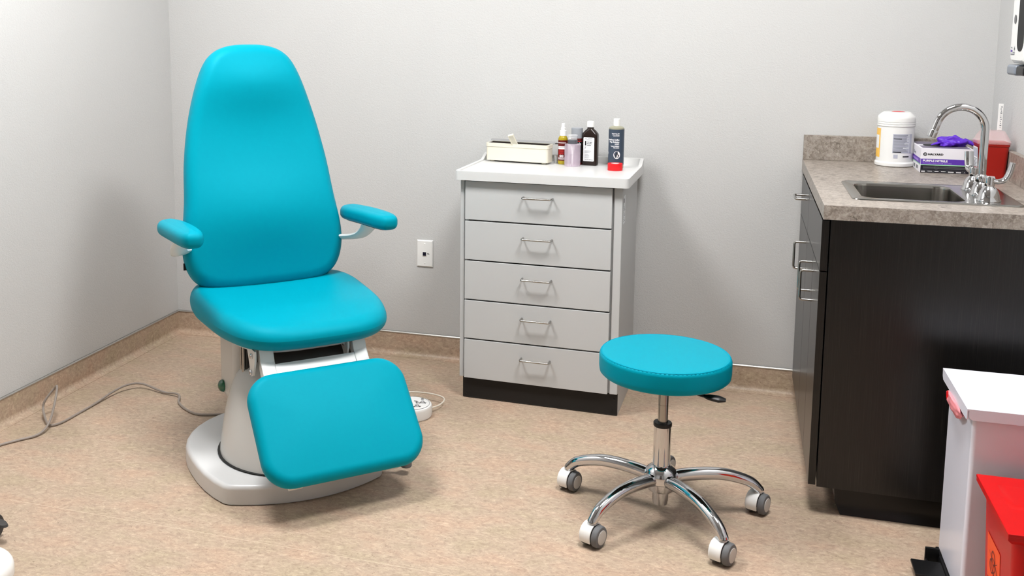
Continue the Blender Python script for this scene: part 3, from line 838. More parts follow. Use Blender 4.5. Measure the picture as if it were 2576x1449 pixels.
rt('Povidone Iodine', 0.0072, 0.0915, 0.0003, 0.25); rt('Prep Solution', 0.0072, 0.0845, 0.0003, 0.25); rt('U.S.P.', 0.0072, 0.0775, 0.0003, 0.25)
rt('Topical Antiseptic', 0.0046, 0.0715, 0.0002, 0.25); rt('Microbicide', 0.0046, 0.0665, 0.0002, 0.25)
for k, w in enumerate((14, 20, 26, 20, 14)): wrap_rect(b, R, math.radians(-175), math.radians(-175+w), 0.044+k*0.0026, 0.0452+k*0.0026, 1, n=6)
# round emblem with a triangle
def wrapM(bt, mi):
    for v in bt.verts:
        a = math.radians(-78)+v.co.x/(R+0.0001*(1+mi)); r2 = R+0.0002*(1 if mi == 1 else 2)
        v.co = (r2*math.cos(a), r2*math.sin(a), 0.045+v.co.y)
q = NB(); disc2d(q, 0, 0, 0.0125, T(), 0); wrapM(q, 1); merge(b, q, None, 1)
q = NB(); face2d(q, [(-0.0068, -0.003), (0.0005, 0.0085), (0.0022, 0.006), (-0.0027, -0.0012)], T()); face2d(q, [(0.0018, 0.0085), (0.0072, -0.003), (0.0045, -0.003), (0.0008, 0.0052)], T()); face2d(q, [(-0.0068, -0.0032), (0.0072, -0.0032), (0.006, -0.001), (-0.0048, -0.001)], T()); wrapM(q, 2); merge(b, q, None, 2)
q = NB(); text(q, 'dynarex', 0.0038, T(0, -0.0075, 0), 0, 0.00015, 'CENTER'); wrapM(q, 2); merge(b, q, None, 2)
obj('label', b, [M['navy'], M['white_ink'], M['ink']], t, smooth=0, label='slate blue label with white lettering')
b = NB(); lathe(b, [(0.0120, 0.137), (0.0122, 0.139), (0.0122, 0.150), (0.0120, 0.1505), (0.0120, 0.159), (0.0108, 0.1605), (0.0, 0.1605)], 32); obj('cap', b, M['white_matte'], t, label='white flip cap')
t.scale = (1, 1, 1.155)
# red tape roll in front of the iodine bottle
TR = empty('tape_roll', 'roll of red tape lying in front of the iodine bottle', 'tape', (1.990, -0.212, ZT+0.0003))
b = NB(); lathe(b, [(0.0155, 0.0), (0.0265, 0.0), (0.0272, 0.001), (0.0272, 0.0245), (0.0265, 0.0255), (0.0155, 0.0255)], 48, cap0=False, cap1=False); obj('tape', b, M['redtape'], TR)
b = NB(); lathe(b, [(0.0155, 0.0255), (0.0155, 0.0), (0.0135, 0.0), (0.0135, 0.0255)], 40, cap0=False, cap1=False); lathe(b, [(0.0135, 0.012), (0.0, 0.012)], 30, cap0=False); obj('core', b, M['tapecore'], TR)
# small clear cup
MC = empty('medicine_cup', 'small clear plastic cup between the cream tray and the spray bottle', 'cup', (1.7445, -0.105+0.062, ZT+0.0003))
MC.location = (1.7485, -0.080, ZT+0.0003)
b = NB(); lathe(b, [(0.0075, 0.0), (0.0095, 0.030), (0.0102, 0.0305), (0.0092, 0.030), (0.0070, 0.001)], 28); o = obj('cup', b, M['clear'], MC)

# ------------------------------------------------------------------ wall plate
WP = empty('wall_plate', 'white data outlet plate with one dark jack on the back wall', 'outlet', (1.189, 0, 0.4507))
bm = NB()
w, h = 0.0700, 0.1143
loft(bm, [[(p[0], -0.0003, p[1]) for p in rrect(w, h, 0.002, 3)], [(p[0], -0.003, p[1]) for p in rrect(w, h, 0.002, 3)], [(p[0], -0.0065, p[1]) for p in rrect(w-0.008, h-0.008, 0.002, 3)]])
obj('plate', bm, M['white_gloss'], WP)
bm = NB(); box(bm, (-0.009, -0.0085, -0.0105), (0.008, -0.006, 0.0085), 0.0008); obj('jack_frame', bm, M['white_gloss'], WP)
bm = NB(); box(bm, (-0.0075, -0.0092, -0.0085), (0.0065, -0.0082, 0.0065)); obj('jack', bm, mat('dark_jack', (18, 16, 36), 0.4), WP, label='dark square network jack')
bm = NB(); text(bm, '4A', 0.0085, FRONT(0.0105, -0.0068, -0.003), 0, 0.0003); obj('jack_lettering', bm, M['ink'], WP, smooth=0)
for z in (0.0415, -0.0415):
    bm = NB(); lathe(bm, [(0.0034, 0), (0.0028, 0.0012), (0.0, 0.0014)], 14, M=T(0, -0.0065, z) @ RX(PI/2)); obj('screw', bm, M['white_matte'], WP)

# ------------------------------------------------------------------ stool
ST = empty('rolling_stool', 'round teal rolling stool with chrome five-leg base', 'stool', (2.247, -1.125, 0))
bm = NB()
lathe(bm, [(0.16, 0.417), (0.174, 0.418), (0.180, 0.424), (0.1818, 0.437), (0.1818, 0.468), (0.1800, 0.4745), (0.1760, 0.4785), (0.168, 0.4798), (0.09, 0.4805), (0.001, 0.481)], 96)
SEAT = obj('seat', bm, M['teal'], ST, smooth=50)
bm = NB(); 
lathe(bm, [(0.1750, 0.4787), (0.1758, 0.4798), (0.1768, 0.4789)], 96, cap0=False, cap1=False)
for i in range(96):
    a = 2*PI*i/96
    box(bm, (-0.0008, -0.0025, 0), (0.0008, 0.0025, 0.0012), M=T(0.1776*math.cos(a), 0.1776*math.sin(a), 0.4766) @ RZ(a))
obj('seam_stitching', bm, mat('teal_thread', (0, 150, 176), 0.6, spec=0.1), SEAT)
bm = NB(); lathe(bm, [(0.09, 0.410), (0.095, 0.416), (0.16, 0.4172)], 48); box(bm, (-0.06, -0.05, 0.385), (0.06, 0.05, 0.411), 0.004)
obj('seat_plate', bm, M['black'], ST)
bm = NB()
tube(bm, [(0.05, -0.05, 0.401), (0.105, -0.095, 0.401), (0.125, -0.103, 0.401)], 0.005, 8)
tube(bm, [(0.112, -0.100, 0.402), (0.125, -0.1035, 0.401), (0.15, -0.105, 0.399), (0.168, -0.106, 0.398)], [0.007, 0.013, 0.016, 0.008], 14, per=4, flat=(0.55, 1.0))
obj('height_lever', bm, M['black'], ST)
bm = NB(); lathe(bm, [(0.0140, 0.25), (0.0140, 0.3285), (0.0136, 0.3288), (0.0136, 0.3302), (0.0140, 0.3305), (0.0140, 0.412)], 32, cap0=False, cap1=False); obj('gas_cylinder', bm, M['steel'], ST)
bm = NB(); lathe(bm, [(0.0140, 0.277), (0.0245, 0.277), (0.0258, 0.275), (0.0258, 0.267), (0.0245, 0.265)], 36, cap0=False); obj('collar', bm, M['black'], ST)
bm = NB(); lathe(bm, [(0.0245, 0.13), (0.0240, 0.266), (0.02, 0.2665)], 40, cap0=False, cap1=False); obj('column', bm, M['chrome'], ST)
bm = NB(); lathe(bm, [(0.022, 0.045), (0.0225, 0.075), (0.036, 0.077), (0.038, 0.082), (0.040, 0.10), (0.047, 0.105), (0.047, 0.125), (0.040, 0.14), (0.026, 0.150), (0.0255, 0.152)], 40); 
lathe(bm, [(0.0195, 0.034), (0.0205, 0.035), (0.0205, 0.077)], 32)
obj('hub', bm, M['chrome'], ST)
angs = [164, 236, 308, 20, 92]
swv = [75, 72, 66, 82, 100]       # heading of each caster's axle side (degrees, world) so that the grey wheel faces show to the right
for a0, sw in zip(angs, swv):
    a = math.radians(a0)
    bm = NB()
    pr = [(0.035, 0.113), (0.08, 0.119), (0.13, 0.121), (0.18, 0.118), (0.225, 0.107), (0.262, 0.092), (0.284, 0.072), (0.288, 0.0655)]
    rr = [0.0185, 0.0185, 0.0182, 0.0175, 0.0165, 0.0152, 0.0140, 0.0138]
    tube(bm, [(r*math.cos(a), r*math.sin(a), z) for r, z in pr], rr, 20, per=6)
    lathe(bm, [(0.0055, 0.060), (0.0055, 0.080)], 12, M=T(0.282*math.cos(a), 0.282*math.sin(a), 0))
    lg = obj('leg', bm, M['chrome'], ST, smooth=50)
    # caster
    cx, cy = 0.284*math.cos(a), 0.284*math.sin(a)
    Mc = T(cx, cy, 0) @ RZ(math.radians(-sw+90))       # local x = axle direction
    Mc = T(cx, cy, 0) @ RZ(math.radians(-25))
    b = NB()
    Rw = 0.0305
    # white hood wrapping both wheels, open below and on the outer face
    def arc(x, r, a0=-28, a1=208, n=24):
        return [(x, -r*math.cos(math.radians(a0+(a1-a0)*k/n)), Rw+0.001+r*math.sin(math.radians(a0+(a1-a0)*k/n))) for k in range(n+1)]
    t = NB()
    def strip(A, B):
        va = [t.verts.new(p) for p in A]; vb = [t.verts.new(p) for p in B]
        for i in range(len(va)-1): t.faces.new((va[i], va[i+1], vb[i+1], vb[i]))
    cen = lambda x: [(x, 0, Rw+0.001)]*25
    prof = [(-0.0265, 0.020), (-0.0262, 0.0275), (-0.0235, 0.0315), (-0.018, 0.0330), (0.0075, 0.0330), (0.0095, 0.0322)]
    for (xa, ra), (xb, rb) in zip(prof, prof[1:]): strip(arc(xa, ra), arc(xb, rb))
    strip(cen(-0.0265), arc(-0.0265, 0.020)); strip(arc(0.0095, 0.0322), arc(0.0095, 0.0295)); strip(arc(0.0095, 0.0295), arc(-0.02, 0.0295))
    bmesh.ops.remove_doubles(t, verts=t.verts[:], dist=1e-6)
    merge(b, t, Mc)
    lathe(b, [(0.0125, 0.062), (0.0115, 0.0655), (0.008, 0.0665)], 20, M=T(cx, cy, 0))
    cs = obj('caster', b, M['white_matte'], lg, smooth=40, label='white twin-wheel caster')
    b = NB()
    Mw = Mc @ T(0, 0, Rw)
    for xa, sg in ((0.0100, 1), (-0.0080, -1)):
        q = NB()
        lathe(q, [(0.008, 0.0), (0.0270, 0.0), (0.0298, 0.0025), (0.0303, 0.008), (0.0298, 0.0135), (0.0270, 0.0172), (0.0205, 0.0185)], 44, cap1=True)
        merge(b, q, Mw @ T(xa, 0, 0) @ RY(sg*PI/2), 0)
        q = NB()
        lathe(q, [(0.0200, 0.0180), (0.0196, 0.0196), (0.0180, 0.0202), (0.001, 0.0205)], 40)
        merge(b, q, Mw @ T(xa, 0, 0) @ RY(sg*PI/2), 1)
    lathe(b, [(0.006, -0.008), (0.006, 0.010)], 12, mi=0, M=Mw @ RY(PI/2))
    obj('wheel', b, [M['greyrubber'], M['hubgrey']], cs, label='grey rubber twin wheel with pale hub')

# ------------------------------------------------------------------ sink cabinet
CX = 2.6484; YE = -0.996
SC = empty('sink_cabinet', 'dark woodgrain base cabinet with bar pulls under the stone-look counter', 'cabinet', (CX, YE, 0))
DX = XR-0.002-CX     # to the wall
bm = NB()
box(bm, (0.0225, 0.0, 0.0867), (DX, 0.019, 0.8675), 0.0006)          # end panel
box(bm, (0.024, 0.019, 0.09), (DX, 0.955, 0.72), 0.0006)
box(bm, (0.024, 0.019, 0.72), (0.05, 0.955, 0.8675), 0.0006); box(bm, (0.05, 0.90, 0.72), (DX, 0.955, 0.8675), 0.0006)
obj('carcass', bm, M['wood'], SC, smooth=20)
bm = NB(); 
tp = [(0.078, 0.0), (0.083, 0.032)]
loft(bm, [[(0.092, 0.026, 0.0), (DX, 0.026, 0.0), (DX, 0.955, 0.0), (0.092, 0.955, 0.0)], [(0.086, 0.030, 0.012), (DX, 0.030, 0.012), (DX, 0.955, 0.012), (0.086, 0.955, 0.012)], [(0.078, 0.040, 0.03), (DX, 0.040, 0.03), (DX, 0.955, 0.03), (0.078, 0.955, 0.03)], [(0.072, 0.045, 0.09), (DX, 0.045, 0.09), (DX, 0.955, 0.09), (0.072, 0.955, 0.09)]])
obj('toe_kick', bm, mat('black_cove_base', (16, 12, 10), 0.3), SC, label='black rubber cove base')
def fronty(y): return y-YE
def front(name, ya, yb, za, zb, hy=None, hz=None, horiz=False):
    b = NB(); box(b, (0.0, fronty(ya), za), (0.0195, fronty(yb), zb), 0.0008)
    o = obj(name, b, M['wood'], SC, smooth=20)
    if hy is not None:
        b = NB()
        if horiz:
            ys = (fronty(hy)-0.048, fronty(hy)+0.048)
            p = [(0.002, ys[0], hz), (-0.028, ys[0], hz), (-0.034, ys[0]+0.002, hz), (-0.036, ys[0]+0.008, hz), (-0.036, ys[1]-0.008, hz), (-0.034, ys[1]-0.002, hz), (-0.028, ys[1], hz), (0.002, ys[1], hz)]
        else:
            zs = (hz[0], hz[1]); y = fronty(hy)
            p = [(0.002, y, zs[0]), (-0.028, y, zs[0]), (-0.034, y, zs[0]+0.002), (-0.036, y, zs[0]+0.008), (-0.036, y, zs[1]-0.008), (-0.034, y, zs[1]-0.002), (-0.028, y, zs[1]), (0.002, y, zs[1])]
        tube(b, p, 0.0038, 12)
        obj('handle', b, M['satin'], o, label='satin metal bar pull')
    return o
front('drawer', -0.4425, -0.045, 0.7155, 0.858, -0.30, 0.812, True)
front('false_front', YE+0.004, -0.4465, 0.7155, 0.858)
front('door', -0.4425, -0.045, 0.0894, 0.7115, -0.40, (0.585, 0.675))
front('door', -0.736, -0.4465, 0.0894, 0.7115, -0.700, (0.585, 0.675))
front('door', YE+0.004, -0.740, 0.0894, 0.7115, -0.778, (0.575, 0.665))
bm = NB(); box(bm, (0.004, fronty(-0.045), 0.0894), (0.024, fronty(-0.036), 0.858)); obj('filler_strip', bm, M['wood'], SC, smooth=0)

# ------------------------------------------------------------------ countertop
CTN = empty('countertop', 'grey-brown stone-look laminate countertop with upstands', 'countertop', (2.6474, -1.04, 0.8686))
bx, by = XR-0.0015-2.6474, 1.04-0.0015
HX0, HX1, HY0, HY1 = 2.752-2.6474, 3.045-2.6474, -0.905+1.04, -0.585+1.04
z0, z1 = 0.0, 0.908-0.8686
bm = NB()
def vv(x, y, z): return bm.verts.new((x, y, z))
def slab_with_hole(z0, z1):
    O = [(0, 0), (bx, 0), (bx, by), (0, by)]; I = [(HX0, HY0), (HX1, HY0), (HX1, HY1), (HX0, HY1)]
    vt = [[vv(*p, z) for p in L] for z in (z0, z1) for L in (O, I)]
    ob, ib, ot, it = vt
    for i in range(4):
        j = (i+1) % 4
        bm.faces.new((ot[i], ot[j], it[j], it[i])); bm.faces.new((ob[j], ob[i], ib[i], ib[j]))
        bm.faces.new((ob[i], ob[j], ot[j], ot[i])); bm.faces.new((ib[j], ib[i], it[i], it[j]))
slab_with_hole(z0, z1)
obj('slab', bm, M['stone'], CTN, smooth=0)
bm = NB(); box(bm, (0.001, by-0.0195, z1), (bx, by, z1+0.0908), 0.0012); obj('back_upstand', bm, M['stone'], CTN, smooth=20)
bm = NB(); box(bm, (bx-0.0195, 0.0, z1), (bx, by-0.0200, z1+0.0908), 0.0012); obj('side_upstand', bm, M['stone'], CTN, smooth=20)
ZC = 0.908

# ------------------------------------------------------------------ sink
SK = empty('sink', 'small stainless steel drop-in sink in the counter', 'sink', (2.945, -0.737, ZC))
bm = NB()
w, d = 0.430, 0.362
fo = rrect(w, d, 0.022, 6, 0, 0)
bwx, bwy, bcx, bcy = 0.262, 0.292, -0.052, -0.002
def ro(w_, d_, r, z, cx=bcx, cy=bcy): return [(p[0], p[1], z) for p in rrect(w_, d_, r, 6, cx, cy)]
loft(bm, [ro(w, d, 0.022, 0.0004, 0, 0), ro(w-0.002, d-0.002, 0.022, 0.0030, 0, 0), ro(w-0.012, d-0.012, 0.02, 0.0046, 0, 0), ro(w-0.02, d-0.02, 0.02, 0.0036, 0, 0),
          ro(bwx+0.012, bwy+0.012, 0.046, 0.0034), ro(bwx+0.004, bwy+0.004, 0.042, 0.0010), ro(bwx, bwy, 0.04, -0.006), ro(bwx-0.012, bwy-0.012, 0.04, -0.12), ro(bwx-0.03, bwy-0.03, 0.045, -0.140), ro(bwx-0.08, bwy-0.08, 0.05, -0.146), ro(0.05, 0.05, 0.0249, -0.148)], True, False, True)
obj('basin', bm, M['steel'], SK, smooth=40)
bm = NB(); lathe(bm, [(0.040, -0.1465), (0.040, -0.143), (0.034, -0.142), (0.030, -0.147), (0.0, -0.147)], 32, M=T(bcx, bcy, 0)); obj('drain', bm, M['chrome'], SK)

# ------------------------------------------------------------------ faucet
FA = empty('faucet', 'chrome gooseneck faucet with wrist-blade handles on the sink deck', 'faucet', (3.083, -0.745, ZC+0.0038))
bm = NB()
for yy, sc_ in ((0.0, 0.92), (0.102, 1.0), (-0.102, 1.0)):
    lathe(bm, [(0.031*sc_, -0.0002), (0.031*sc_, 0.003), (0.028*sc_, 0.006), (0.0265*sc_, 0.014), (0.023*sc_, 0.026), (0.017*sc_, 0.036), (0.012*sc_, 0.040), (0.011*sc_, 0.046), (0.0, 0.046)], 32, M=T(0, yy, 0))
loft(bm, [[(p[0], p[1], 0.0) for p in rrect(0.040, 0.24, 0.0199, 6)], [(p[0], p[1], 0.006) for p in rrect(0.040, 0.24, 0.0199, 6)], [(p[0], p[1], 0.010) for p in rrect(0.030, 0.23, 0.0149, 6)]])
obj('base', bm, M['chrome'], FA, smooth=50)
bm = NB()
pts = [(0, 0, 0.03), (0, 0, 0.10), (0, 0, 0.160), (0, 0, 0.185)]
Rg = 0.0625; zs = 0.188
for k in range(0, 17):
    a = PI*k/16*0.90
    pts.append((-Rg+Rg*math.cos(a), 0, zs+Rg*math.sin(a)))
e = pts[-1]; pts.append((e[0]-0.031*math.sin(PI*0.1), 0, e[2]-0.031*math.cos(PI*0.1)))
tube(bm, pts, 0.0108, 24)
lathe(bm, [(0.016, 0.040), (0.0165, 0.046), (0.0165, 0.054), (0.0125, 0.058), (0.011, 0.060)], 28)
e = pts[-1]
obj('spout', bm, M['chrome'], FA, smooth=50)
bm = NB(); lathe(bm, [(0.0115, -0.014), (0.0122, -0.012), (0.0122, 0.006), (0.0108, 0.008)], 24, M=T(e[0]-0.001, 0, e[2]-0.002) @ RY(math.radians(18))); obj('aerator', bm, M['chrome'], FA)
for s, dirx in ((-1, 1), (1, -1)):
    bm = NB()
    lathe(bm, [(0.0125, 0.042), (0.013, 0.046), (0.013, 0.064), (0.011, 0.068), (0.0, 0.068)], 24, M=T(0, s*0.102, 0))
    hp = [(0.0, 0, 0.057), (0.018, 0, 0.054), (0.036, 0, 0.060), (0.046, 0, 0.080), (0.052, 0, 0.108)]
    ang = 0.0 if s < 0 else math.radians(96)
    t = NB(); tube(t, hp, [0.011, 0.012, 0.013, 0.0135, 0.0125], 16, per=6, flat=(0.6, 1.0))
    merge(bm, t, T(0, s*0.102, 0) @ RZ(ang))
    hd = obj('handle', bm, M['chrome'], FA, smooth=50, label='chrome wrist-blade handle')

# ------------------------------------------------------------------ wipes canister
JG = empty('wipes_canister', 'white disinfectant wipes canister with yellow label edge on the counter', 'canister', (2.943, -0.092, ZC+0.0003)); JG.scale = (0.985, 0.985, 1.03)
bm = NB(); lathe(bm, [(0.060, 0), (0.064, 0.003), (0.0645, 0.012), (0.0606, 0.017), (0.0604, 0.022), (0.0604, 0.135), (0.0620, 0.136)], 64); obj('body', bm, M['white_gloss'], JG)
bm = NB(); lathe(bm, [(0.061, 0.1355), (0.0625, 0.137), (0.0625, 0.141), (0.0605, 0.1425), (0.0625, 0.144), (0.0625, 0.148), (0.061, 0.1495), (0.0625, 0.151), (0.0625, 0.163), (0.060, 0.170), (0.052, 0.177), (0.045, 0.182), (0.041, 0.1835), (0.0, 0.1835)], 64)
LID = obj('lid', bm, M['white_gloss'], JG)
bm = NB(); face2d(bm, [(0.022*math.cos(2*PI*k/28)+0.004, 0.022*math.sin(2*PI*k/28)) for k in range(28)], T(0, 0, 0.1839)); obj('lid_print', bm, M['redtape'], LID, smooth=0)
bm = NB(); R = 0.0609
A = lambda dg: math.radians(dg)
wrap_rect(bm, R, A(-235), A(-150), 0.030, 0.128, 0)
wrap_rect(bm, R+.0002, A(-205), A(-156), 0.060, 0.105, 1, n=6)
wrap_rect(bm, R, A(-105), A(-40), 0.048, 0.112, 2)
wrap_rect(bm, R+.0002, A(-52), A(-51), 0.048, 0.112, 1, n=2)
for k in range(15):
    z = 0.052+k*0.0039
    wrap_rect(bm, R+.0002, A(-103), A(-56-(k*37 % 11)), z, z+0.0013, 3, n=8)
for k, (z, w) in enumerate(((0.1075, 5), (0.1015, 7), (0.095, 9), (0.088, 8), (0.078, 16), (0.064, 20))): wrap_rect(bm, R+.0004, A(-53-w), A(-53), z, z+0.0025, 1, n=4)
wrap_rect(bm, R, A(-101), A(-88), 0.030, 0.043, 2, n=5)
wrap_rect(bm, R, A(-72), A(-50), 0.034, 0.038, 4, n=5)
for z in (0.0945, 0.050): wrap_rect(bm, R+.0005, A(-103), A(-78), z, z+0.0024, 4, n=6)
obj('label', bm, [M['yellow'], M['paper'], M['printblue'], M['greyink'], M['ink']], JG, smooth=0, label='yellow and grey printed label')

# ------------------------------------------------------------------ glove box
GB = empty('glove_box', 'white and purple carton of exam gloves beside the wipes canister', 'box', (2.9995, -0.266, ZC+0.0003), 0)
gw, gd, gh = 0.156, 0.225, 0.0820
bm = NB()
box(bm, (0, 0, 0), (gw, gd, gh), 0.0008, mi=0)
F = FRONT(0.0, -0.0003, 0.0)
rect2d(bm, 0.0008, 0.0265, gw-0.0008, 0.045, F @ T(0, 0.002, 0), 1); rect2d(bm, 0.0008, 0.0255, gw-0.0008, 0.0285, F @ T(0, 0, .0002), 3); rect2d(bm, 0.0008, 0.0008, gw-0.0008, 0.0255, F, 2)
F2 = F @ T(0, 0, 0.0003)
disc2d(bm, 0.0125, 0.0625, 0.0058, F2, 4); rect2d(bm, 0.0105, 0.0595, 0.0118, 0.0655, F2 @ T(0, 0, .0002), 0); ring2d(bm, 0.0128, 0.0625, 0.0018, 0.0030, F2 @ T(0, 0, .0002), 0, -90, 90)
text(bm, 'HALYARD', 0.0082, F2 @ T(0.0205, 0.0597, 0), 4, 0.0004, width=0.046)
text(bm, 'PURPLE NITRILE', 0.0088, F2 @ T(0.0065, 0.0378, 0), 5, 0.0004, width=0.074)
text(bm, 'POWDER-FREE EXAM GLOVES', 0.0058, F2 @ T(0.0065, 0.0308, 0), 6, 0.0001, width=0.086)
for k in range(3): rect2d(bm, 0.008, 0.0205-k*0.0029, gw-0.004-0.006*(k % 2), 0.0213-k*0.0029, F2, 7)
ring2d(bm, 0.0485, 0.0185, 0.006, 0.0064, F2, 7)
rect2d(bm, 0.003, 0.0098, gw-0.002, 0.0102, F2, 7)
xs = (0.0185, 0.040, 0.0595, 0.0805, 0.1045, 0.1265)
for x in xs: rect2d(bm, x, 0.0015, x+0.0005, 0.0098, F2, 7)
for i in range(6):
    x = (0.0 if i == 0 else xs[i-1])+0.0035; x2 = xs[i]-0.0035
    rect2d(bm, x, 0.0052, x2, 0.0068, F2, 5)
    if i in (0, 4, 5): rect2d(bm, x, 0.0029, x2, 0.0044, F2, 5)
face2d(bm, [(0.1295, 0.003), (0.1365, 0.003), (0.133, 0.0085)], F2, 7)
LF = LEFTF(-0.0003, gd, 0.0)
rect2d(bm, 0.0008, 0.0285, gd-0.0008, 0.047, LF, 1); rect2d(bm, 0.0008, 0.0255, gd-0.0008, 0.0285, LF, 3)
text(bm, 'Gloves', 0.014, LF @ T(0.09, 0.054, .0003), 7, 0.0003); rect2d(bm, 0.07, 0.034, 0.185, 0.041, LF @ T(0, 0, .0003), 6)
for k in range(3): rect2d(bm, 0.04+k*0.055, 0.008, 0.07+k*0.055, 0.019, LF @ T(0, 0, .0003), 7)
# top print
TF = frame((0, 0, gh+0.0003), (1, 0, 0), (0, 1, 0))
rect2d(bm, 0.006, 0.006, gw-0.006, 0.085, TF, 8); rect2d(bm, 0.006, 0.125, gw-0.006, gd-0.006, TF, 8)
face2d(bm, [(0.075+0.055*math.cos(2*PI*k/24), 0.10+0.055*math.sin(2*PI*k/24)) for k in range(24)], TF @ T(0, 0, .0003), 4)
obj('carton', bm, [M['boxwhite'], M['violet'], M['boxnavy'], M['mint'], M['ink'], M['white_ink'], mat('lilac_print', (160, 128, 216), 0.5), M['greyink'], M['boxgrey']], GB, smooth=0)
# glove tuft
GL = empty('exam_glove', 'crumpled purple nitrile glove pulled from the glove carton', 'glove', (3.108, -0.165, ZC+gh+0.0006))
bm = NB()
t = NB(); bmesh.ops.create_icosphere(t, subdivisions=5, radius=1.0)
from mathutils import noise
for v in t.verts:
    p = v.co.copy(); n1 = noise.noise(p*1.6+Vector((3.1, 0.4, 7.7))); n2 = noise.ridged_multi_fractal(p*2.0+Vector((1, 5, 2)), 1.0, 2.0, 3, 1.0, 2.0)
    r = 1+0.35*n1+0.14*(n2-1.0)
    q = p*r
    v.co = (q.x*0.046, q.y*0.034, max(q.z, -0.15)*0.026*(1.0+0.35*max(0, -p.x*0.6+0.3))+0.004)
merge(bm, t)
tube(bm, [(-0.035, -0.005, 0.012), (-0.055, -0.012, 0.006), (-0.066, -0.018, 0.0025)], [0.012, 0.008, 0.003], 12, per=5, flat=(0.4, 1))
tube(bm, [(0.035, 0.0, 0.020), (0.055, -0.006, 0.012), (0.064, -0.012, 0.004)], [0.014, 0.012, 0.006], 12, per=5, flat=(0.6, 1))
obj('glove', bm, M['glove'], GL, smooth=70)

# ------------------------------------------------------------------ sharps container
SH = empty('sharps_container', 'small red sharps container with clear lid in the counter corner', 'container', (3.193, -0.322, ZC+0.0003))
bm = NB()
def rs(w, d, r, z): return [(p[0], p[1], z) for p in rrect(w, d, r, 5)]
loft(bm, [rs(0.074, 0.078, 0.010, 0), rs(0.076, 0.080, 0.011, 0.004), rs(0.086, 0.089, 0.011, 0.104), rs(0.090, 0.092, 0.011, 0.105), rs(0.091, 0.093, 0.011, 0.116)])
obj('body', bm, M['sharpsred'], SH)
bm = NB()
loft(bm, [rs(0.095, 0.097, 0.012, 0.112), rs(0.095, 0.097, 0.012, 0.122), rs(0.088, 0.090, 0.012, 0.124), rs(0.082, 0.082, 0.012, 0.134), rs(0.062, 0.060, 0.010, 0.152)], True, False, True)
LIDS = obj('lid', bm, mat('clear_pinkish_lid', (248, 214, 216), 0.15, alpha=0.30), SH, label='clear pinkish lid')
bm = NB(); box(bm, (0.020, 0.035, 0.149), (0.034, 0.038, 0.236), 0.001, mi=0)
F = FRONT(0.022, 0.0346, 0.0)
for k in range(11): rect2d(bm, 0.0272-0.0012*(k % 2), 0.158+k*0.0066, 0.0285+0.0012*((k*2) % 3), 0.158+k*0.0066+0.0034, frame((0, 0.0346, 0), (1, 0, 0), (0, 0, 1)), 1)
obj('lid_flap', bm, [M['white_matte'], M['greyink']], LIDS, label='upright white flap', smooth=0)
bm = NB(); LFS = LEFTF(-0.0425, 0.034, 0.026) @ RX(0)
tl = math.atan2(0.005, 0.1)
rect2d(bm, 0.0, 0.0, 0.064, 0.072, T(-0.0419, 0.030, 0.028) @ RY(-tl) @ frame((0, 0, 0), (0, -1, 0), (0, 0, 1)), 0)
MS = T(-0.0422, 0.030, 0.028) @ RY(-tl) @ frame((0, 0, 0), (0, -1, 0), (0, 0, 1))
rect2d(bm, 0.004, 0.040, 0.06, 0.068, MS, 1)
for k in range(7): rect2d(bm, 0.006, 0.006+k*0.0045, 0.056-0.005*(k % 3), 0.008+k*0.0045, MS, 2)
obj('label', bm, [M['paper'], M['printblue'], M['greyink']], SH, smooth=0, label='white printed label')

# ------------------------------------------------------------------ soap dispenser on the right wall
SD = empty('soap_dispenser', 'white wall soap dispenser with dark window and grey push lever', 'dispenser', (XR, -0.700, 1.245))
bm = NB()
def rq(w, h, r, x): return [(x, p[0], p[1]) for p in rrect(w, h, r, 6, 0, 0.165)]
loft(bm, [rq(0.165, 0.252, 0.012, -0.0005), rq(0.170, 0.256, 0.018, -0.070), rq(0.164, 0.250, 0.020, -0.090), rq(0.140, 0.230, 0.02, -0.100)])
obj('housing', bm, M['white_gloss'], SD)
bm = NB()
Mf = LEFTF(-0.1006, 0, 0)
face2d(bm, [(p[0]+0.030, p[1]+0.20) for p in rrect(0.070, 0.25, 0.03, 6)], Mf, 0)
obj('window', bm, M['window'], SD, smooth=0, label='dark viewing window')
bm = NB(); disc2d(bm, -0.038, 0.165, 0.013, Mf @ T(0, 0, .0005), 0); obj('button', bm, M['greyrubber'], SD, smooth=0)
bm = NB()
rect2d(bm, -0.062, 0.083, -0.05, 0.086, Mf @ T(0, 0, .0004), 0); rect2d(bm, -0.062, 0.064, -0.022, 0.0675, Mf @ T(0, 0, .0004), 0); rect2d(bm, -0.042, 0.070, -0.020, 0.0725, Mf @ T(0, 0, .0004), 0); rect2d(bm, -0.064, 0.072, -0.048, 0.078, Mf @ T(0, 0, .0004), 1)
face2d(bm, [(-0.026, 0.090), (-0.031, 0.081), (-0.026, 0.076), (-0.021, 0.081)], Mf @ T(0, 0, .0005), 0)
obj('lettering', bm, [M['greyink'], M['violet']], SD, smooth=0)
bm = NB(); box(bm, (-0.104, -0.005, 0.006), (-0.03, 0.083, 0.036), 0.008, seg=4); box(bm, (-0.10, -0.082, 0.008), (-0.03, -0.004, 0.034), 0.006, mi=1)
obj('push_lever', bm, [M['levergrey'], M['black']], SD, label='grey push lever')

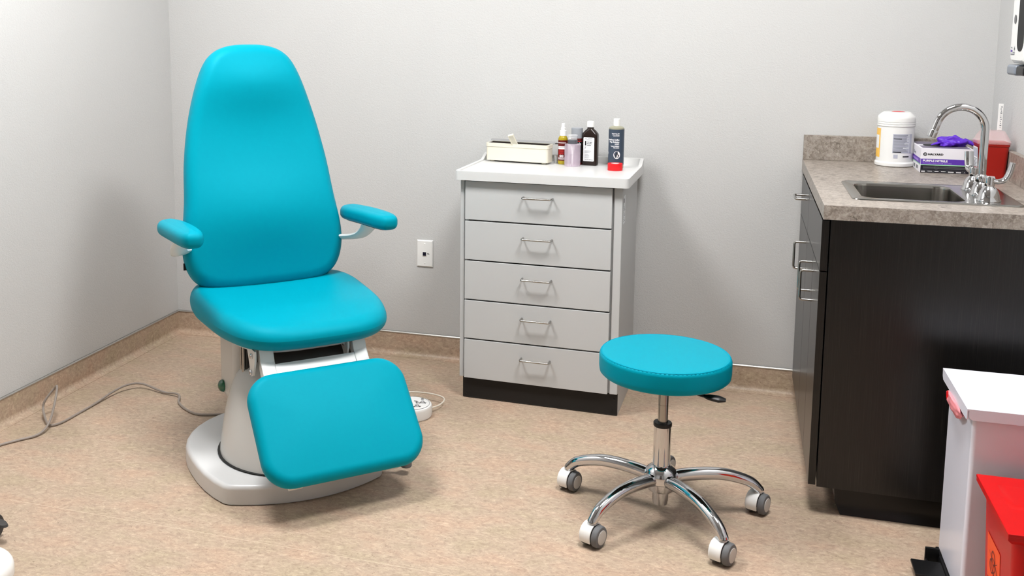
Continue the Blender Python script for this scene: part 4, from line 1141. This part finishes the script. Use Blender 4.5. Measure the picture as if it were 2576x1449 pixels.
# ------------------------------------------------------------------ white step-on bin
WB = empty('step_bin', 'white step-on waste bin with flat lid and black pedal', 'bin', (2.945, -1.141, 0))
bm = NB()
box(bm, (0.016, -0.282, 0.030), (0.300, -0.012, 0.492), 0.010, seg=4)
obj('body', bm, M['binwhite'], WB)
bm = NB()
lo = [(0.306, 0.0), (0.0, 0.0), (0.0, -0.299), (0.306, -0.299)]
loft(bm, [[(p[0], p[1], 0.515) for p in lo], [(p[0], p[1], 0.511) for p in lo]])
loft(bm, [[(0.0, y, z) for y, z in ((-0.001, 0.511), (-0.003, 0.496), (-0.012, 0.488), (-0.290, 0.488), (-0.297, 0.491), (-0.298, 0.511))], [(0.0025, y, z) for y, z in ((-0.001, 0.511), (-0.003, 0.496), (-0.012, 0.488), (-0.290, 0.488), (-0.297, 0.491), (-0.298, 0.511))]])
loft(bm, [[(x, -0.299, z) for x, z in ((0.004, 0.511), (0.005, 0.494), (0.012, 0.489), (0.306, 0.489), (0.306, 0.511))], [(x, -0.2965, z) for x, z in ((0.004, 0.511), (0.005, 0.494), (0.012, 0.489), (0.306, 0.489), (0.306, 0.511))]])
box(bm, (0.004, -0.003, 0.489), (0.306, 0.0, 0.511))
obj('lid', bm, M['binwhite'], WB, smooth=30)
bm = NB(); box(bm, (0.010, -0.288, 0.0), (0.300, -0.006, 0.032), 0.004)
obj('base_frame', bm, M['black'], WB)
bm = NB()
box(bm, (-0.060, -0.165, 0.020), (0.02, -0.085, 0.028), 0.003); box(bm, (-0.022, -0.060, 0.008), (0.012, -0.052, 0.050), 0.002); box(bm, (-0.022, -0.205, 0.008), (0.012, -0.197, 0.050), 0.002); box(bm, (-0.022, -0.205, 0.008), (-0.016, -0.052, 0.020), 0.001)
obj('pedal', bm, M['black'], WB, label='black foot pedal')
# red liner showing under the lid
BL = empty('bin_liner', 'pink-red liner bag bunched out under the white bin lid', 'bag', (2.9525, -1.285, 0.470))
bm = NB()
t = NB(); bmesh.ops.create_icosphere(t, subdivisions=4, radius=1.0)
for v in t.verts:
    p = v.co.copy(); r = 1+0.30*noise.noise(p*2.2+Vector((9, 1, 4)))
    v.co = (min(p.x*r*0.013-0.002, 0.0072), p.y*r*0.080, min(p.z*r*0.024+0.004, 0.0172))
merge(bm, t)
for f in bm.faces:
    c = f.calc_center_median()
    if c.y > 0.034 and c.z < 0.014 and c.y < 0.066: f.material_index = 1
obj('bag', bm, [M['pinkfilm'], M['redtape']], BL, smooth=60)

# ------------------------------------------------------------------ red biohazard bin
RB = empty('biohazard_bin', 'red biohazard bin with orange label in front of the white bin', 'bin', (2.967, -1.466, 0))
bm = NB()
rbo = [(0.022, -0.268), (0.26, -0.268), (0.26, -0.018), (0.022, -0.018)]
def rr_(dx, z): return [(p[0]+0.1405, p[1]-0.142, z) for p in rrect(0.249-dx, 0.264-dx, 0.022, 5)]
loft(bm, [rr_(0.036, 0.0), rr_(0.030, 0.006), rr_(0.0, 0.352)])
obj('body', bm, M['binred'], RB)
bm = NB()
box(bm, (0.0, -0.292, 0.366), (0.275, 0.0, 0.374), 0.002)
loft(bm, [[(0.010, -0.282, 0.349), (0.267, -0.282, 0.349), (0.267, -0.008, 0.349), (0.010, -0.008, 0.349)], [(0.001, -0.291, 0.359), (0.274, -0.291, 0.359), (0.274, -0.001, 0.359), (0.001, -0.001, 0.359)], [(0.001, -0.291, 0.368), (0.274, -0.291, 0.368), (0.274, -0.001, 0.368), (0.001, -0.001, 0.368)]])
loft(bm, [[(0.03, -0.17, 0.3735), (0.25, -0.17, 0.3735), (0.25, -0.05, 0.3735), (0.03, -0.05, 0.3735)], [(0.045, -0.155, 0.379), (0.235, -0.155, 0.379), (0.235, -0.065, 0.379), (0.045, -0.065, 0.379)]])
obj('lid', bm, M['binred'], RB, smooth=30)
bm = NB()
wtilt = math.atan2(0.018, 0.352)
ML = T(0.0259, -0.058, 0.126) @ RY(-wtilt) @ frame((0, 0, 0), (0, -1, 0), (0, 0, 1))
rect2d(bm, 0.0, 0.0, 0.112, 0.142, ML, 0)
MK = ML @ T(0.056, 0.088, 0.0006)
# biohazard trefoil
for k in range(3):
    a = math.radians(90+120*k)
    ring2d(bm, 0.0165*math.cos(a), 0.0165*math.sin(a), 0.0125, 0.0165, MK, 1, 90+120*k-145+0, 90+120*k+145, 30)
ring2d(bm, 0, 0, 0.0135, 0.0165, MK, 1); disc2d(bm, 0, 0, 0.0045, MK, 1, 16)
for k in range(3):
    a = math.radians(-90+120*k)
    c_, s_ = math.cos(a), math.sin(a)
    face2d(bm, [(c_*0.004-s_*0.0012, s_*0.004+c_*0.0012), (c_*0.004+s_*0.0012, s_*0.004-c_*0.0012), (c_*0.04+s_*0.0008, s_*0.04-c_*0.0008), (c_*0.04-s_*0.0008, s_*0.04+c_*0.0008)], MK, 1)
text(bm, 'BIOHAZARD', 0.0175, ML @ T(0.006, 0.030, 0.0006), 1, 0.0003, width=0.10); text(bm, 'BIOPELIGRO', 0.0175, ML @ T(0.006, 0.012, 0.0006), 1, 0.0003, width=0.10)
obj('label', bm, [M['orange'], M['darkred']], RB, smooth=0, label='orange biohazard label')

# ------------------------------------------------------------------ equipment base at the lower left edge
EQ = empty('equipment_base', 'white rounded equipment base with a dark caster at the left edge', 'equipment stand', (0.45, -2.12, 0))
bm = NB()
rings = []
eo = rrect(0.50, 0.22, 0.109, 10, 0.04, 0.075)
prism(bm, eo, 0.02, 0.062, 0.025, 5)
obj('base_cover', bm, M['white_gloss'], EQ)
bm = NB(); box(bm, (-0.16, 0.10, 0.03), (-0.06, 0.26, 0.05), 0.008); tube(bm, [(-0.03, 0.11, 0.05), (0.0, 0.28, 0.05), (0.02, 0.285, 0.06)], 0.016, 12)
obj('strut', bm, M['white_gloss'], EQ)
bm = NB()
lathe(bm, [(0.010, -0.017), (0.033, -0.017), (0.036, -0.013), (0.036, 0.013), (0.033, 0.017), (0.0, 0.017)], 36, M=T(0.072, 0.285, 0.036) @ RY(PI/2))
lathe(bm, [(0.020, 0.060), (0.018, 0.075), (0.0, 0.076)], 24, M=T(0.062, 0.285, 0))
CA = obj('caster', bm, M['darkgrey'], EQ, label='dark grey caster')
bm = NB(); lathe(bm, [(0.016, 0.0), (0.019, 0.003), (0.016, 0.008), (0.0, 0.009)], 24, M=T(0.103, 0.285, 0.048) @ RY(math.radians(14)) @ Matrix.Diagonal((1.3, 0.8, 1, 1)))
obj('brake_tab', bm, M['darkgrey'], CA)

# ------------------------------------------------------------------ camera, world, view
f_px, ppx, ppy, yaw, pit, rol = 2523.4118, 1045.818, 412.7529, -0.3116922812, -0.1328628136, 0.0002637957
cam = bpy.data.cameras.new('camera'); co = bpy.data.objects.new('camera', cam); COL.objects.link(co)
cy_, sy_ = math.cos(yaw), math.sin(yaw)
fwd = Vector((sy_*math.cos(pit), cy_*math.cos(pit), math.sin(pit))); rgt = Vector((cy_, -sy_, 0)); up = rgt.cross(fwd)
c_, s_ = math.cos(rol), math.sin(rol)
rgt, up = c_*rgt+s_*up, -s_*rgt+c_*up
Mx = Matrix.Identity(4)
for i in range(3): Mx[i][0] = rgt[i]; Mx[i][1] = up[i]; Mx[i][2] = -fwd[i]
Mx.translation = (2.41516, -3.93443, 1.378976)
co.matrix_world = Mx
cam.sensor_fit = 'HORIZONTAL'; cam.sensor_width = 36.0
cam.lens = f_px/2576*36.0
cam.shift_x = (1288-ppx)/2576; cam.shift_y = -(724.5-ppy)/2576
cam.clip_start = 0.02; cam.clip_end = 50
sc.camera = co

w = bpy.data.worlds.new('world'); sc.world = w; w.use_nodes = True
w.node_tree.nodes['Background'].inputs[0].default_value = (0.9, 0.95, 1.0, 1); w.node_tree.nodes['Background'].inputs[1].default_value = 0.05

sc.view_settings.view_transform = 'Standard'; sc.view_settings.look = 'None'; sc.view_settings.gamma = 1.0
sc.view_settings.use_curve_mapping = False
sc.view_settings.exposure = -0.16
try:
    sc.cycles.use_denoising = True
    sc.cycles.max_bounces = 8; sc.cycles.diffuse_bounces = 3; sc.cycles.glossy_bounces = 4; sc.cycles.transmission_bounces = 6; sc.cycles.adaptive_threshold = 0.045; sc.cycles.caustics_reflective = False; sc.cycles.caustics_refractive = False
except Exception: pass
